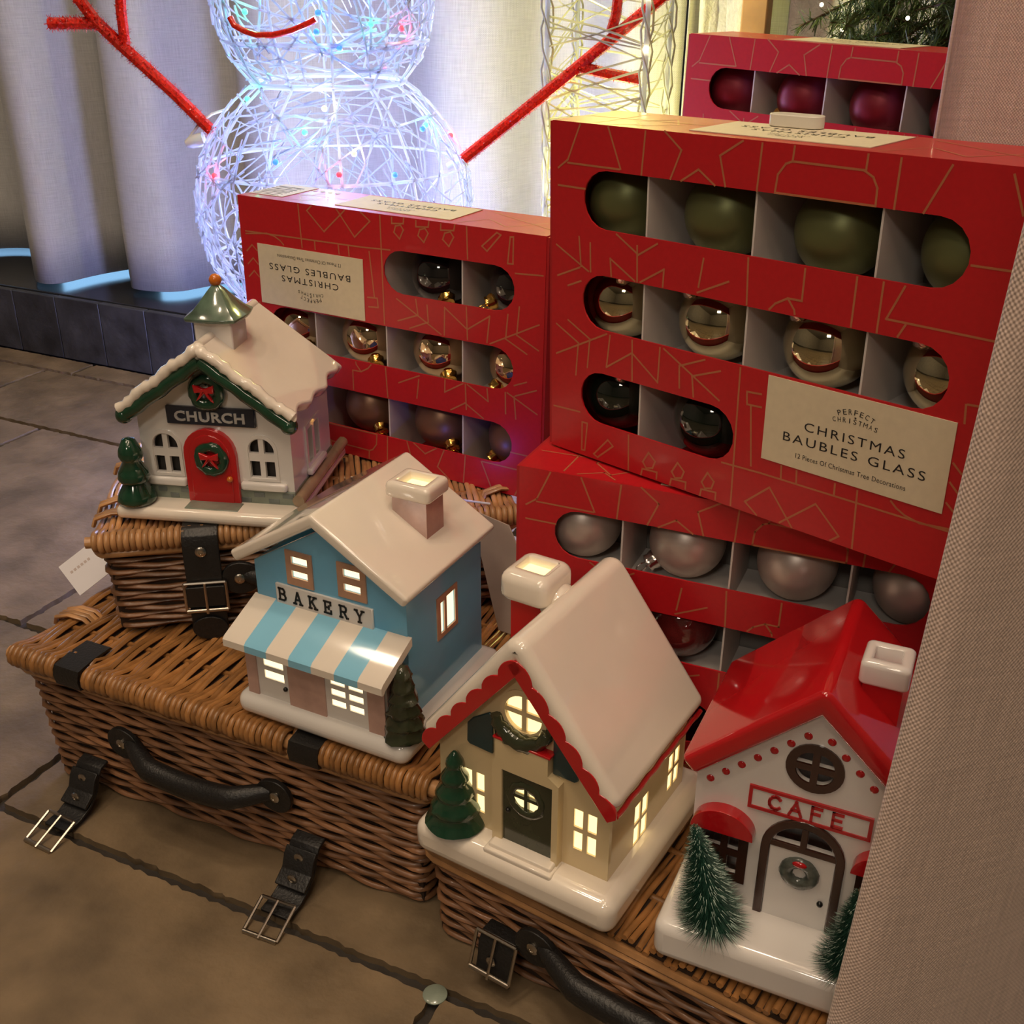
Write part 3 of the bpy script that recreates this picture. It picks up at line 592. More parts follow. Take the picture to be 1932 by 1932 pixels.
def bauble_box(name, label, X, Y, Ztop, th, lean, roll, flip=False, extras=None):
    b = thing(name, label, 'box', group='red boxes of glass baubles')
    # local frame: roll about depth axis, lean about width axis, yaw; origin top-left-front of the standing carton
    m = Matrix.Translation((X, Y, Ztop)) @ Matrix.Rotation(-th, 4, 'Z') @ Matrix.Rotation(-lean, 4, 'X') @ Matrix.Rotation(-roll, 4, 'Y') @ Matrix.Translation((0, 0, -BH))
    b.matrix_world = m if not flip else m @ Matrix.Translation((BW, 0, BH)) @ Matrix.Rotation(PI, 4, 'Y')
    for k in ('carton', 'front_panel', 'lining', 'side_flap'): p = me_link(k, BM[k], parent=b, smooth=30 if k == 'front_panel' else None); fp = p if k == 'front_panel' else None; (b.__setitem__('_', 0) if False else None)
    for i in (1, 2, 3): d = me_link('divider', BM['divider'], parent=b); d.location = (BC * i, 0, 0)
    for v in ((RV[0] + RV[1]) / 2, (RV[1] + RV[2]) / 2): d = me_link('shelf', BM['shelf'], parent=b); d.location = (0, 0, zz(v))
    stuff(me_link('printed_pattern', BM['printed_pattern'], parent=b)); l = me_link('label', BM['label'], parent=b); me_link('lettering', BM['lettering'], parent=l)
    if flip:      # its other long side is up
        fm = Matrix.Translation((BW, 0, BH)) @ Matrix.Rotation(PI, 4, 'Y')
        for k in ('top_pattern',): q = stuff(me_link(k, BM[k], parent=b)); q.matrix_local = fm
        l = me_link('top_label', BM['top_label'], parent=b); l.matrix_local = fm
        q = me_link('lettering', BM['top_lettering'], parent=l)
        bc = Box('barcode_label', (.002, .038, .012, .060, BH + .0001, BH + .0005), 'paper', b); bc.matrix_local = fm
        rg = random.Random(4); y = .0150; pp = []
        while y < .052: wv = rg.choice((.0006, .0009, .0013)); pp.append(box(.004, .031, y, y + wv, BH + .0005, BH + .0007)); y += wv + rg.choice((.0032, .0046))
        me_obj('bars', *join(*pp), 'ink', bc)
        for i in range(4): q = me_obj('symbol', *lathe([(.0022, 0), (.0022, .0001)], 12, (.042 + i * .008, .050, BH + .0002)), 'paper', b); q.matrix_local = fm
    else:
        stuff(me_link('top_pattern', BM['top_pattern'], parent=b)); l = me_link('top_label', BM['top_label'], parent=b); me_link('lettering', BM['top_lettering'], parent=l)
    return b
bv, bf = ball((0, 0, 0), 1, 40, 26)
balls = {}
def cap_mesh(mat):
    k = 'cap_' + mat
    if k not in balls:
        P = [(.0066, 0), (.0068, .002), (.0058, .0045), (.0062, .0065), (.0042, .0075), (.0001, .0078)]
        v, f = lathe(P, 14, jit=.07); tv, tf = torus((0, 0, .0115), .0042, .0006, 16, 6)
        v, f = join((v, f), (tv, tf)); me = bpy.data.meshes.new('cap'); me.from_pydata([tuple(q) for q in v], [], f); me.materials.append(MT[mat]); balls[k] = me
    return balls[k]
ORD = ('first', 'second', 'third', 'fourth')
def bauble(bx, row, col, mat, cap, capdir, label, group, R=.0255, dx=0, dz=0):
    if mat not in balls: me = bpy.data.meshes.new('ball'); me.from_pydata(bv, [], bf); me.materials.append(MT[mat]); balls[mat] = me
    e = thing('bauble', label, 'bauble', group=group)
    c = Vector((BC * (col + .5) + dx, BD * .5 + .001, zz(RV[row]) - (.0035 if dz == 0 else dz)))
    m = bx.matrix_world; flipz = -1 if (m.to_3x3() @ Vector((0, 0, 1))).z < 0 else 1
    c.z = zz(RV[row]) - .0038 * flipz + dz; e.matrix_world = Matrix.Translation(m @ c) 
    yaw = m.to_3x3() @ Vector((1, 0, 0)); ang = math.atan2(yaw.y, yaw.x)
    if flipz < 0: ang += PI
    e.rotation_euler = (0, 0, ang)
    b = me_link('ball', balls[mat], parent=e, smooth=180); b.scale = (R, R, R)
    if cap:
        d = Vector(capdir).normalized(); c = me_link('cap', cap_mesh(cap), parent=e, smooth=40); c.rotation_euler = d.to_track_quat('Z', 'Y').to_euler(); c.location = d * (R - .0012)
    return e
bxA = bauble_box('bauble_box', 'red bauble box standing upside down behind the church, text inverted', -.229, .9352, ZF - .1655, .508, .006, -.012, flip=True)
bxC = bauble_box('bauble_box', 'lowest red bauble box, behind the cottage and cafe, with pearly silver baubles', .0049, .6649, ZF - .2915, .4171, .004, 0)
bxB = bauble_box('bauble_box', 'large upright red bauble box on top of another, label reading christmas baubles glass', .0237, .6987, ZF - .079, .7696, -.0126, .0106)
bxF = bauble_box('bauble_box', 'rearmost red bauble box with dark red baubles under the fir garland', .1598, 1.080, ZF - .0479, .8207, .0, -.0218)
bxG = bauble_box('bauble_box', 'red bauble box hidden beneath the rearmost box with dark red baubles', .1598, 1.080, ZF - .2675, .8207, 0, 0)
H5 = hamper('wicker_hamper', 'wicker hamper on the floor beneath the rearmost stack of red boxes', (.085, 1.075, 0), yawrot(-47), .34, .20, .110, taper=.004, pitch=.009)
bpy.context.view_layer.update()
for c in range(4):
    bauble(bxB, 0, c, 'bauble_matte_green', None, (0, 0, 1), f'matte olive green bauble, {ORD[c]} from left, top row of the large upright box', 'matte green baubles')
    bauble(bxB, 1, c, 'bauble_mirror_green', 'rose_cap', (-.55, -.55, .75) if c else (.35, -.6, .75), f'mirror bright green bauble, {ORD[c]} from left, middle row of the large upright box', 'mirror green baubles')
    bauble(bxA, 2 - 1, c, 'bauble_mirror_gold', 'gold_cap', (-.3 if c == 0 else .55, -.6, -.7) if c != 0 else (-.55, -.6, -.7), f'mirror bright gold bauble, {ORD[3 - c]} from left, middle row of the inverted box', 'mirror gold baubles')
    bauble(bxC, 0, c, 'bauble_matte_silver', 'silver_cap' if c == 1 else None, (-.75, -.45, -.55), f'pearly silver bauble, {ORD[c]} from left, top row of the lowest red box', 'pearly silver baubles')
    bauble(bxF, 0, c, 'bauble_matte_red', 'gold_cap' if c == 1 else None, (-.7, -.5, -.6), f'matte dark red bauble, {ORD[c]} from the left in the rearmost box', 'matte red baubles')
for c in range(2):
    bauble(bxB, 2, c, 'bauble_glass_green', 'rose_cap' if c == 0 else None, (.4, -.6, .7), f'dark green glass bauble, {ORD[c]} from left, bottom row of the large upright box', 'dark green glass baubles')
    bauble(bxA, 2, c, 'bauble_glass_black', 'gold_cap', (.5, -.6, -.6) if c == 1 else (-.7, -.5, -.45), f'black glass bauble, {ORD[1 - c]} from left, top row of the inverted box', 'black glass baubles')
for c in range(3):
    bauble(bxA, 0, c, 'bauble_matte_bronze', 'gold_cap', (.6, -.55, -.6) if c else (-.6, -.5, -.65), f'matte bronze bauble, {ORD[2 - c]} from left in view, bottom row of the inverted box', 'matte bronze baubles')
bauble(bxC, 1, 1, 'bauble_glass_red', None, (0, 0, 1), 'clear dark red glass bauble beside the cottage roof in the lowest red box', 'dark red glass baubles')
bauble(bxC, 1, 0, 'bauble_glass_red', None, (0, 0, 1), 'dark red glass bauble hidden behind the cottage roof in the lowest red box', 'dark red glass baubles')
bauble(bxC, 2, 1, 'bauble_teal', None, (0, 0, 1), 'iridescent teal bauble peeping between the cottage and cafe roofs', 'teal baubles')
# small white piece on top of the big box
m = bxB.matrix_world
wp = me_obj('plastic_piece', *prism(stadium(-.0165, .0165, -.006, .006, 8), [], 0, .0065, 'z'), 'white_plastic', None, bevel=.002, bseg=3)
wp.matrix_world = m @ Matrix.Translation((.1345, .0535, BH + .0009)); tag(wp, 'small white rounded plastic piece lying on top of the large upright red box', 'plastic piece')

# ================================================================== HOUSES
def cer_tree(parent, x, y, z, h, r, mat='ceramic_green', tiers=4, jit=.06, name='tree', seg=18, tp=.82, nk=.80):
    P = [(r * .55, 0)]
    for i in range(tiers):
        f0, f1 = i / tiers, (i + 1) / tiers; ra = r * (1 - f0 * tp); rb = r * (1 - f1 * tp) * nk
        P += [(ra * .93, h * (f0 + .03)), (ra, h * (f0 + .25 / tiers)), (ra * .92, h * (f0 + .5 / tiers)), (max(rb, .0012), h * (f1 - .04 / tiers))]
    P.append((.0008, h * 1.02)); v, f = lathe(P, seg, (x, y, z), jit); return me_obj(name, v, f, mat, parent, smooth=70)
def wreath(parent, x, y, z, R, r, bow=True, mat='ceramic_green', name='wreath'):
    w_ = me_obj(name, *torus((x, y, z), R, r, 26, 9, .16, .8), mat, parent, smooth=80)
    if bow:
        s = R * .80; q = [(x + a * s, z + b * s) for a, b in ((-1, .85), (-.15, .5), (.15, .5), (.95, .85), (.9, .05), (.3, .12), (.85, -.85), (.42, -.5), (.02, .08), (-.38, -.42), (-.85, -.75), (-.3, .12), (-.9, .05))]
        me_obj('bow', *prism(q, [], y - r * 1.15, y - r * .35), 'ceramic_red', w_, bevel=.0008)
    return w_
def roof_chevron(parent, xl, xm, xr, zl, zr, th, y0, y1, mat, b, name='roof', bseg=5, ra=.004):   # softly rounded two-slope roof
    t = math.atan((zr - zl) / (xm - xl)); ct_, st_ = math.cos(t), math.sin(t); L = (xm - xl) / ct_
    def outline(q):
        rc = max(b - q, .0002); half = [(L - b + rc * math.cos(a), -b + rc * math.sin(a)) for a in np.linspace(PI / 2, 0, 6)] + [(L - b + rc * math.cos(a), -th + b + rc * math.sin(a)) for a in np.linspace(0, -PI / 2, 6)]
        P = lambda sg: [(xm + sg * (u * ct_ + n * st_), zr - u * st_ + n * ct_) for u, n in half]
        zc = zr - ra / ct_; ap = [(xm + (ra - q) * math.cos(a), zc + (ra - q) * math.sin(a)) for a in np.linspace(PI / 2 + t, PI / 2 - t, 11)]
        return ap + P(1) + [(xm, zr - th / ct_ + q / ct_)] + P(-1)[::-1]
    loops = [(outline(b * (1 - math.sin(a))), y0 + b * (1 - math.cos(a))) for a in np.linspace(0, PI / 2, bseg + 1)] + [(outline(b * (1 - math.cos(a))), y1 - b + b * math.sin(a)) for a in np.linspace(0, PI / 2, bseg + 1)]
    V = [(x, y, z) for lp, y in loops for x, z in lp]; m = len(loops[0][0]); Fc = []
    for k in range(len(loops) - 1):
        for q in range(m): Fc.append((k * m + q, k * m + (q + 1) % m, (k + 1) * m + (q + 1) % m, (k + 1) * m + q))
    Fc += [tuple(range(m)), tuple((len(loops) - 1) * m + q for q in range(m - 1, -1, -1))]
    return me_obj(name, V, Fc, mat, parent, smooth=50)
def gable(x0, x1, z0, ze, za): return [(x0, z0), (x1, z0), (x1, ze), ((x0 + x1) / 2, za), (x0, ze)]
def house_shell(h, x0, x1, y0, y1, z0, ze, za, mat, th=.003, fholes=(), sholes=(), bev=.0006):
    g = gable(x0, x1, z0, ze, za)
    fw = Prism('gable_wall', g, list(fholes), y0, y0 + th, mat, h, bevel=bev)
    Prism('gable_wall', g, [], y1 - th, y1, mat, h)
    Prism('side_wall', rect(y0 + th, y1 - th, z0, ze), list(sholes), x1 - th, x1, mat, h, axis='x', bevel=bev)
    Prism('side_wall', rect(y0 + th, y1 - th, z0, ze), [], x0, x0 + th, mat, h, axis='x')
    return fw
def panes(h, rects, y0, y1, mat): # glowing glass behind each opening
    for (a, b, c, d) in rects: Box('pane', (a - .0008, b + .0008, y0, y1, c - .0008, d + .0008), mat, h)

# ---- bakery
bk = thing('bakery_house', 'blue ceramic bakery with striped awning and lit windows', 'ornament house', (-.1897, .6315, .1262), yawrot(-27), 'ceramic christmas houses')
Box('base', (0, .139, -.005, .131, 0, .018), 'ceramic_white', bk, bevel=.0082, bseg=5)
U1 = [(.0382, .0512, .1146, .1203), (.0378, .0508, .1042, .1097)]; U2 = [(.0795, .0925, .1158, .1215), (.0795, .0925, .1052, .1107)]
house_shell(bk, .006, .126, .024, .122, .016, .1095, .1465, 'ceramic_blue', fholes=[rect(*r) for r in U1 + U2], sholes=[rect(.0645, .0695, .0625, .0865), rect(.0725, .0840, .0625, .0880)])
panes(bk, U1 + U2, .0250, .0256, 'lit_pane')
for a, b, c, d in ((.0645, .0695, .0625, .0865), (.0725, .0840, .0625, .0880)): Box('pane', (.1246, .1252, a - .0008, b + .0008, c - .0008, d + .0008), 'lit_pane', bk)
for (x0, x1, z0, z1), hs in (((.0335, .0548, .0985, .1242), U1), ((.0747, .0968, .0998, .1255), U2)): Prism('window_frame', rect(x0, x1, z0, z1), [rect(*r) for r in hs], .0228, .0241, 'ceramic_terracotta', bk, bevel=.0004)
Prism('window_frame', rect(.060, .0872, .0588, .0915), [rect(.0645, .0695, .0625, .0865), rect(.0725, .0840, .0625, .0880)], .1258, .1268, 'ceramic_terracotta', bk, axis='x', bevel=.0004)
sg = Prism('sign', rect(.0232, .1012, .0815, .0968), [], .0222, .0242, 'ceramic_white', bk, bevel=.0006)
me_obj('lettering', *strokes('BAKERY', .0262, .0850, .0062, .0086, .01235, .00125, .0216, .0008), 'black_paint', sg)
for i in range(7):
    a, b = .0035 + .1255 * i / 7, .0035 + .1255 * (i + 1) / 7
    me_obj('awning_stripe', *prism([(.0245, .0830), (-.0105, .0680), (-.0125, .0660), (-.0125, .0608), (-.0105, .0600), (-.0085, .0620), (.0245, .0765)], [], a, b, 'x'), 'ceramic_sky' if i % 2 else 'ceramic', bk, smooth=30)
DP = [(.0237, .0400, .0432, .0485), (.0237, .0400, .0330, .0395)]
WP = [(x0, x1, z0, z1) for x0, x1 in ((.0788, .0900), (.0930, .1042)) for z0, z1 in ((.0455, .0502), (.0370, .0418), (.0285, .0333))]
Prism('shop_front', rect(.009, .121, .014, .0665), [rect(*r) for r in DP + WP], .002, .005, 'ceramic_white', bk, bevel=.0005)
panes(bk, DP + WP, .0030, .0036, 'lit_pane')
for a, b in ((.009, .0178), (.0441, .0742), (.1080, .1212)): Prism('brick_panel', rect(a, b, .0150, .0660), [], .0008, .0022, 'ceramic_pink', bk, bevel=.0003)
Box('shop_side', (.118, .1212, .0045, .0245, .014, .0720), 'ceramic_pink', bk); Box('shop_side', (.009, .012, .0045, .0245, .014, .0720), 'ceramic_pink', bk)
me_obj('door_knob', *ball((.0410, .0012, .0290), .0017, 12, 8), 'black_paint', bk, smooth=180)
roof_chevron(bk, -.004, .066, .136, .1190, .1618, .0085, .011, .127, 'ceramic', .0026)
ch_ = Prism('chimney', rect(.0905, .1165, .0670, .0885), [rect(.0955, .1115, .0715, .0840)], .115, .158, 'ceramic_pink', bk, axis='z', bevel=.0012)
CapRing('chimney_cap', .0865, .1205, .0635, .0920, .0940, .1140, .0695, .0862, .1565, .1680, .0038, 'ceramic', ch_, .0065)
Box('shaft_glow', (.0930, .1150, .0688, .0870, .1618, .1622), 'lit_shaft', ch_)
cer_tree(bk, .1300, .0095, .016, .054, .0145, 'ceramic_olive', 6, .13, seg=16, tp=.66, nk=.92)

# ---- cottage
ct = thing('cottage_house', 'ceramic cottage with cream glow-painted walls, snowy roof, scalloped red trim and lit windows', 'ornament house', (-.0599, .5389, .0865), yawrot(-32), 'ceramic christmas houses')
ct.location.z += .003
Box('base', (-.002, .140, -.003, .142, -.004, .021), 'ceramic', ct, bevel=.0088, bseg=5)
def four(x0, x1, z0, z1, g=.0016): xm, zm = (x0 + x1) / 2, (z0 + z1) / 2; return [(x0, xm - g, z0, zm - g), (xm + g, x1, z0, zm - g), (x0, xm - g, zm + g, z1), (xm + g, x1, zm + g, z1)]
WL, WR = four(.0265, .0413, .0320, .0620), four(.1040, .1190, .0355, .0655)
SW = four(.0495, .0675, .0215, .0520, .0013) + four(.0970, .1128, .0305, .0575, .0013)
def quarter(cx, cz, R, g, q, n=9):
    a0 = q * PI / 2; sx, sz = (1, 1, -1, -1)[[0, 3, 2, 1].index(q) if False else 0], 1
    dx = g if q in (0, 3) else -g; dz = g if q in (0, 1) else -g
    return [(cx + dx, cz + dz)] + [(cx + dx + (R - g) * math.cos(t), cz + dz + (R - g) * math.sin(t)) for t in np.linspace(a0, a0 + PI / 2, n)]
RQ = [quarter(.0693, .1185, .0120, .0016, q) for q in range(4)]
house_shell(ct, .0085, .1275, .016, .122, .018, .0800, .1585, 'ceramic_cream_glow', fholes=[rect(*r) for r in WL + WR] + RQ, sholes=[rect(*r) for r in SW], bev=.0008)
panes(ct, WL + WR, .0173, .0179, 'lit_pane_cottage')
for r in RQ: xs = [p[0] for p in r]; zs = [p[1] for p in r]; Box('pane', (min(xs), max(xs), .0176, .0182, min(zs), max(zs)), 'lit_pane_cottage', ct)
for a, b, c, d in SW: Box('pane', (.1260, .1266, a - .0008, b + .0008, c - .0008, d + .0008), 'lit_pane_cottage', ct)
Prism('window_surround', ell(.0693, .1185, .0158, .0165), [ell(.0693, .1185, .0125, .0125)], .0148, .0162, 'ceramic_cream_glow', ct, bevel=.0005)
# porch block with arched ledge, dark door and its little quartered light
DQ = [quarter(.0738, .0615, .0092, .0012, q) for q in range(4)]
Prism('porch', [(.0511, .018), (.0966, .018), (.0966, .0815), (.0893, .0860), (.0893, .0990), (.0536, .0995), (.0536, .0860), (.0511, .0815)], [rect(.0580, .0925, .0185, .0785)], .0095, .0165, 'ceramic_cream_glow', ct, bevel=.0012)
Prism('porch_ledge', [(.0520, .0994), (.0908, .0988), (.0908, .1004), (.0520, .1010)], [], .0090, .0165, 'ceramic_red', ct, bevel=.0003)
dr = Prism('door', rect(.0578, .0928, .0186, .0787), DQ, .0112, .0132, 'ceramic_olive', ct, bevel=.0004)
for r in DQ: xs = [p[0] for p in r]; zs = [p[1] for p in r]; Box('pane', (min(xs), max(xs), .0138, .0143, min(zs), max(zs)), 'lit_pane_cottage', dr)
wv, wf = torus((.0738, .0112, .0605), .0105, .0026, 24, 8, .25, .5); me_obj('door_wreath', wv, wf, 'ceramic_olive', dr, smooth=80)
me_obj('door_knob', *ball((.0618, .0107, .0485), .0016, 10, 8), 'black_paint', dr, smooth=180)
# swag of greenery under the round window
sw = []
for i in range(19): t = PI * (1.03 + .94 * i / 18); sw.append((.0690 + .0172 * math.cos(t), .0135, .1150 + .0150 * math.sin(t)))
me_obj('swag', *tube(sw, [.0034 + .0024 * math.sin(PI * i / 18) for i in range(19)], 8, jit=.22), 'ceramic_olive', ct, smooth=80)
for q in ([(.0300, .0850), (.0320, .0830), (.0485, .0822), (.0485, .1100), (.0460, .1115), (.0345, .1035), (.0305, .0985)], [(.0898, .0855), (.1040, .0850), (.1065, .0868), (.1068, .0950), (.0925, .1135), (.0898, .1140)]):
    Prism('shutter', q, [], .0143, .0162, 'ceramic_teal', ct, bevel=.0006)
Prism('step', rect(.0520, .0960, .003, .0150), [], .016, .0245, 'ceramic', ct, axis='z', bevel=.0015, bseg=3)
Prism('step', rect(.0500, .0980, .000, .0150), [], .012, .0218, 'ceramic', ct, axis='z', bevel=.0015, bseg=3)
roof_chevron(ct, -.0005, .0690, .1385, .0870, .1785, .0135, .006, .127, 'ceramic', .0064, bseg=6, ra=.0095)
def scallop_leg(x0, z0, x1, z1, n=7, base=.0062, bump=.0030, side=1):   # band below the roof edge with a scalloped upper line
    dx, dz = x1 - x0, z1 - z0; L = math.hypot(dx, dz); tx, tz = dx / L, dz / L; nx, nz = -tz * side, tx * side
    up = []
    for i in range(n * 8 + 1):
        f = i / (n * 8); b = bump * abs(math.sin(PI * n * f)) ** .7; up.append((x0 + dx * f + nx * b, z0 + dz * f + nz * b))
    lo = [(x1 - nx * base, z1 - nz * base), (x0 - nx * base, z0 - nz * base)]
    return up + lo
tl = join(prism(scallop_leg(.0025, .0788, .0690, .1605, 6, .0068, .0036), [], .0056, .0078), prism(scallop_leg(.1355, .0788, .0690, .1605, 6, .0068, .0036, side=-1), [], .0056, .0078))
tr = me_obj('red_trim', *tl, 'ceramic_red', ct, bevel=.0005)
Tube('red_trim', [(.1345, y, .0790 + .0007 * math.sin(y * 300)) for y in np.linspace(.008, .125, 24)], .0017, 'ceramic_red', ct, 8)
chm = Prism('chimney', rect(.0300, .0520, .0640, .0860), [rect(.0345, .0475, .0685, .0815)], .100, .166, 'ceramic_red', ct, axis='z', bevel=.0015)
CapRing('chimney_cap', .0245, .0585, .0570, .0925, .0315, .0530, .0670, .0830, .1600, .1805, .0068, 'ceramic', chm, .006)
Box('shaft_glow', (.0305, .0540, .0660, .0840, .1748, .1752), 'lit_shaft', chm)
me_obj('snow_lump', *ball((.0560, .0760, .1600), .0125, 16, 10, (1, 1.1, .9)), 'ceramic', chm, smooth=180)
cer_tree(ct, .0225, .0115, .0200, .0545, .0195, 'ceramic_green', 5, .02, seg=24, tp=.88, nk=.93)

# ---- church
cu = thing('church_house', 'white ceramic church with green steeple, red door and dark windows', 'ornament house', (-.302, .752, .2142), yawrot(-8), 'ceramic christmas houses')
Box('base', (-.001, .140, 0, .146, 0, .0105), 'ceramic', cu, bevel=.0045, bseg=4)
def arch4(x0, x1, z0, z1, g=.0020):
    xm = (x0 + x1) / 2; zm = z0 + (z1 - z0) * .46; r = (x1 - x0) / 2; zc = z1 - r
    A = [(xm + g, max(zm + g, zc - .002)), (x1, max(zm + g, zc - .002))] + [(xm + r * math.cos(t), zc + r * math.sin(t)) for t in np.linspace(0, math.acos(g / r), 8)]
    return [A, [(2 * xm - a, b) for a, b in A], rect(x0, xm - g, z0, zm - g * .6), rect(xm + g, x1, z0, zm - g * .6)]
CWs = arch4(.0262, .0458, .0318, .0632) + arch4(.1018, .1212, .0318, .0632)
house_shell(cu, .0165, .1350, .024, .118, .0200, .0830, .1245, 'ceramic_white', fholes=CWs, sholes=[rect(.060, .071, .030, .058), rect(.076, .088, .030, .058)], bev=.0007)
for a, b, c, d in ((.0160, .0525, .0225, .0240), (.0905, .1355, .0225, .0240)): 
    Box('stone_course', (a, b, c, d + .096, .0095, .0212), 'ceramic_stone', cu, bevel=.0006)
    for k in range(4):
        xx = a + (b - a) * (k + .1) / 4; Box('stone_block', (xx, xx + (b - a) * .19, c - .0004, c + .002, .0112 + .0048 * (k % 2), .0150 + .0048 * (k % 2)), 'ceramic_stonedark', cu, bevel=.0003)
for a, b in ((.0185, .0505), (.0935, .1300)): Box('window_sill', (a, b, .0195, .0255, .0215, .0285), 'ceramic_white', cu, bevel=.0024, bseg=4)
for xc in (.0360, .1115): Prism('window_surround', arch(xc - .0128, xc + .0128, .0290, .0670), [arch(xc - .0102, xc + .0102, .0312, .0640)], .0228, .0243, 'ceramic_white', cu, bevel=.0006)
dr = Prism('door', arch(.0515, .0925, .0100, .0705), [], .0195, .0245, 'ceramic_red', cu, bevel=.0016, bseg=3)
Prism('door_panel', arch(.0560, .0880, .0105, .0660), [], .0188, .0200, 'ceramic_red', dr, bevel=.0006)
wreath(dr, .0738, .0178, .0472, .0098, .0040, mat='ceramic_green', name='door_wreath'); me_obj('door_knob', *ball((.0868, .0178, .0315), .0024, 12, 8), 'ceramic_orange', dr, smooth=180)
Box('door_mat', (.0530, .0950, .0055, .0195, .0100, .0112), 'ceramic_stone', cu, bevel=.0004)
sg = Prism('sign', rect(.0410, .1105, .0730, .0872), [], .0212, .0242, 'ceramic_navy', cu, bevel=.0009)
me_obj('lettering', *lit(text2d('CHURCH', .0545, .0082, 1.08, .0006, .028), .0480, .0758, .0208, 1), 'ceramic_grey', sg)
wreath(cu, .0755, .0200, .0998, .0102, .0044)
def slope_slab(parent, name, xm, zr, ang, Ls, y0, y1, th, side, mat, wave, bevel):
    n = 26; out = [(0, y0), (Ls, y0)] + [(Ls + wave(i / n), y0 + (y1 - y0) * i / n) for i in range(1, n)] + [(Ls, y1), (0, y1)]
    v, f = prism(out, [], -th, 0, 'z'); ca, sa = math.cos(ang), math.sin(ang)
    return [(xm + side * (s * ca + z * sa), y, zr - s * sa + z * ca) for s, y, z in v], f
wv_ = lambda f: -.0042 * abs(math.sin(f * PI * 3.3)) ** 1.4 - .0015 * math.sin(f * 9)
an = math.atan2(.0530, .0700)
v, f = join(slope_slab(cu, 'roof', .0770, .1405, an, .0890, .010, .130, .0105, 1, 'ceramic', wv_, 0), slope_slab(cu, 'roof', .0770, .1405, an, .0860, .010, .130, .0105, -1, 'ceramic', wv_, 0))
me_obj('roof', v, f, 'ceramic', cu, bevel=.0034, bseg=4)
Tube('ridge_snow', [(.0770, y, .1368) for y in np.linspace(.0135, .1265, 6)], .0042, 'ceramic', cu, 12)
def bar(p0, p1, r0, r1, n=10): return [(p0[0] + (p1[0] - p0[0]) * i / n, .0120, p0[1] + (p1[1] - p0[1]) * i / n + .0006 * math.sin(i * 2.1)) for i in range(n + 1)], [r0 + (r1 - r0) * i / n for i in range(n + 1)]
for p1 in ((.0130, .0815), (.1395, .0800)):
    P, Rr = bar((.0770, .1258), p1, .0052, .0060); me_obj('green_trim', *tube(P, Rr, 10, flat=1.0), 'ceramic_green', cu, smooth=60)
    me_obj('green_trim_end', *ball((p1[0], .0120, p1[1]), .0066, 14, 10), 'ceramic_green', cu, smooth=180)
Box('shade_block', (.0215, .1300, .0310, .1120, .0240, .0820), 'interior_shade', cu)  # dark block added inside so the unlit windows look shaded
for sd_ in (-1, 1):
    P = [(.0770 + sd_ * .0665 * f, .0105, .1365 - .0495 * f - .0010 * math.sin(f * 17 + sd_)) for f in np.linspace(0, 1, 22)]
    me_obj('snow_edge', *tube(P, [.0034 + .0016 * math.sin(i * 1.3) ** 2 for i in range(22)], 10), 'ceramic', cu, smooth=80)
st = Box('steeple', (.0650, .0940, .0360, .0650, .122, .1515), 'ceramic_white', cu, bevel=.0012)
def pyr(cx, cy, z0, a, h):
    P = []; V, Fc = [], []
    prof = [(1.0, 0), (1.04, .10), (.80, .25), (.55, .5), (.30, .78), (.10, .98), (.02, 1.02)]
    for s, q in prof:
        for j in range(16):
            t = 2 * PI * j / 16 + PI / 4; sqr = 1 / max(abs(math.cos(t - PI / 4)), abs(math.sin(t - PI / 4))) ; sqr = .55 * sqr + .45; V.append((cx + a * s * sqr * math.cos(t - PI / 4), cy + a * s * sqr * math.sin(t - PI / 4), z0 + h * q))
    for i in range(len(prof) - 1):
        for j in range(16): Fc.append((i * 16 + j, i * 16 + (j + 1) % 16, (i + 1) * 16 + (j + 1) % 16, (i + 1) * 16 + j))
    Fc.append(tuple(range(15, -1, -1))); return V, Fc
me_obj('steeple_roof', *pyr(.0795, .0505, .1485, .0215, .0245), 'ceramic_mint', st, smooth=70, bevel=.0006)
me_obj('finial', *ball((.0795, .0505, .1755), .0046, 16, 10), 'ceramic_orange', st, smooth=180)
cer_tree(cu, .0130, .0120, .0100, .0530, .0148, 'ceramic_green', 3, .03, seg=18, tp=.55, nk=.72)
Tube('log', [(.1385, .020, .0155), (.1385, .140, .0155)], .0048, 'ceramic_tan', cu, 10)
Prism('side_window', rect(.056, .092, .0265, .0620), [rect(.060, .071, .030, .058), rect(.076, .088, .030, .058)], .1345, .1362, 'ceramic_white', cu, axis='x', bevel=.0005)
Box('window_sill', (.1345, .1400, .054, .094, .0215, .0270), 'ceramic_white', cu, bevel=.0020, bseg=3)

# ---- cafe
cf = thing('cafe_house', 'white ceramic cafe with glossy red roof, brown door arch and bottle brush trees', 'ornament house', (.0839, .4582, .0865), yawrot(-25), 'ceramic christmas houses')
cf.location.z += .003
Box('base', (-.002, .140, -.006, .138, -.0045, .0225), 'ceramic_white', cf, bevel=.0070, bseg=5)
FQ = [quarter(.0688, .1300, .0098, .0019, q) for q in range(4)]
TR = [[(.0535, .0765), (.0672, .0768)] + [(.0690 + .0152 * math.cos(t), .0770 + .0135 * math.sin(t)) for t in np.linspace(1.69, 2.95, 7)], [(.0708, .0768), (.0845, .0765)] + [(.0690 + .0152 * math.cos(t), .0770 + .0135 * math.sin(t)) for t in np.linspace(.2, 1.45, 7)]]
LW = [(.0145, .0245, .0600, .0745), (.0285, .0345, .0600, .0745), (.0145, .0245, .0430, .0560), (.0285, .0345, .0430, .0560)]
RW = [(.1380 - b, .1380 - a, c, d) for a, b, c, d in LW]
house_shell(cf, .0075, .1305, .028, .122, .020, .1080, .1650, 'ceramic_white', fholes=[rect(*r) for r in LW + RW] + FQ + TR, bev=.0006)
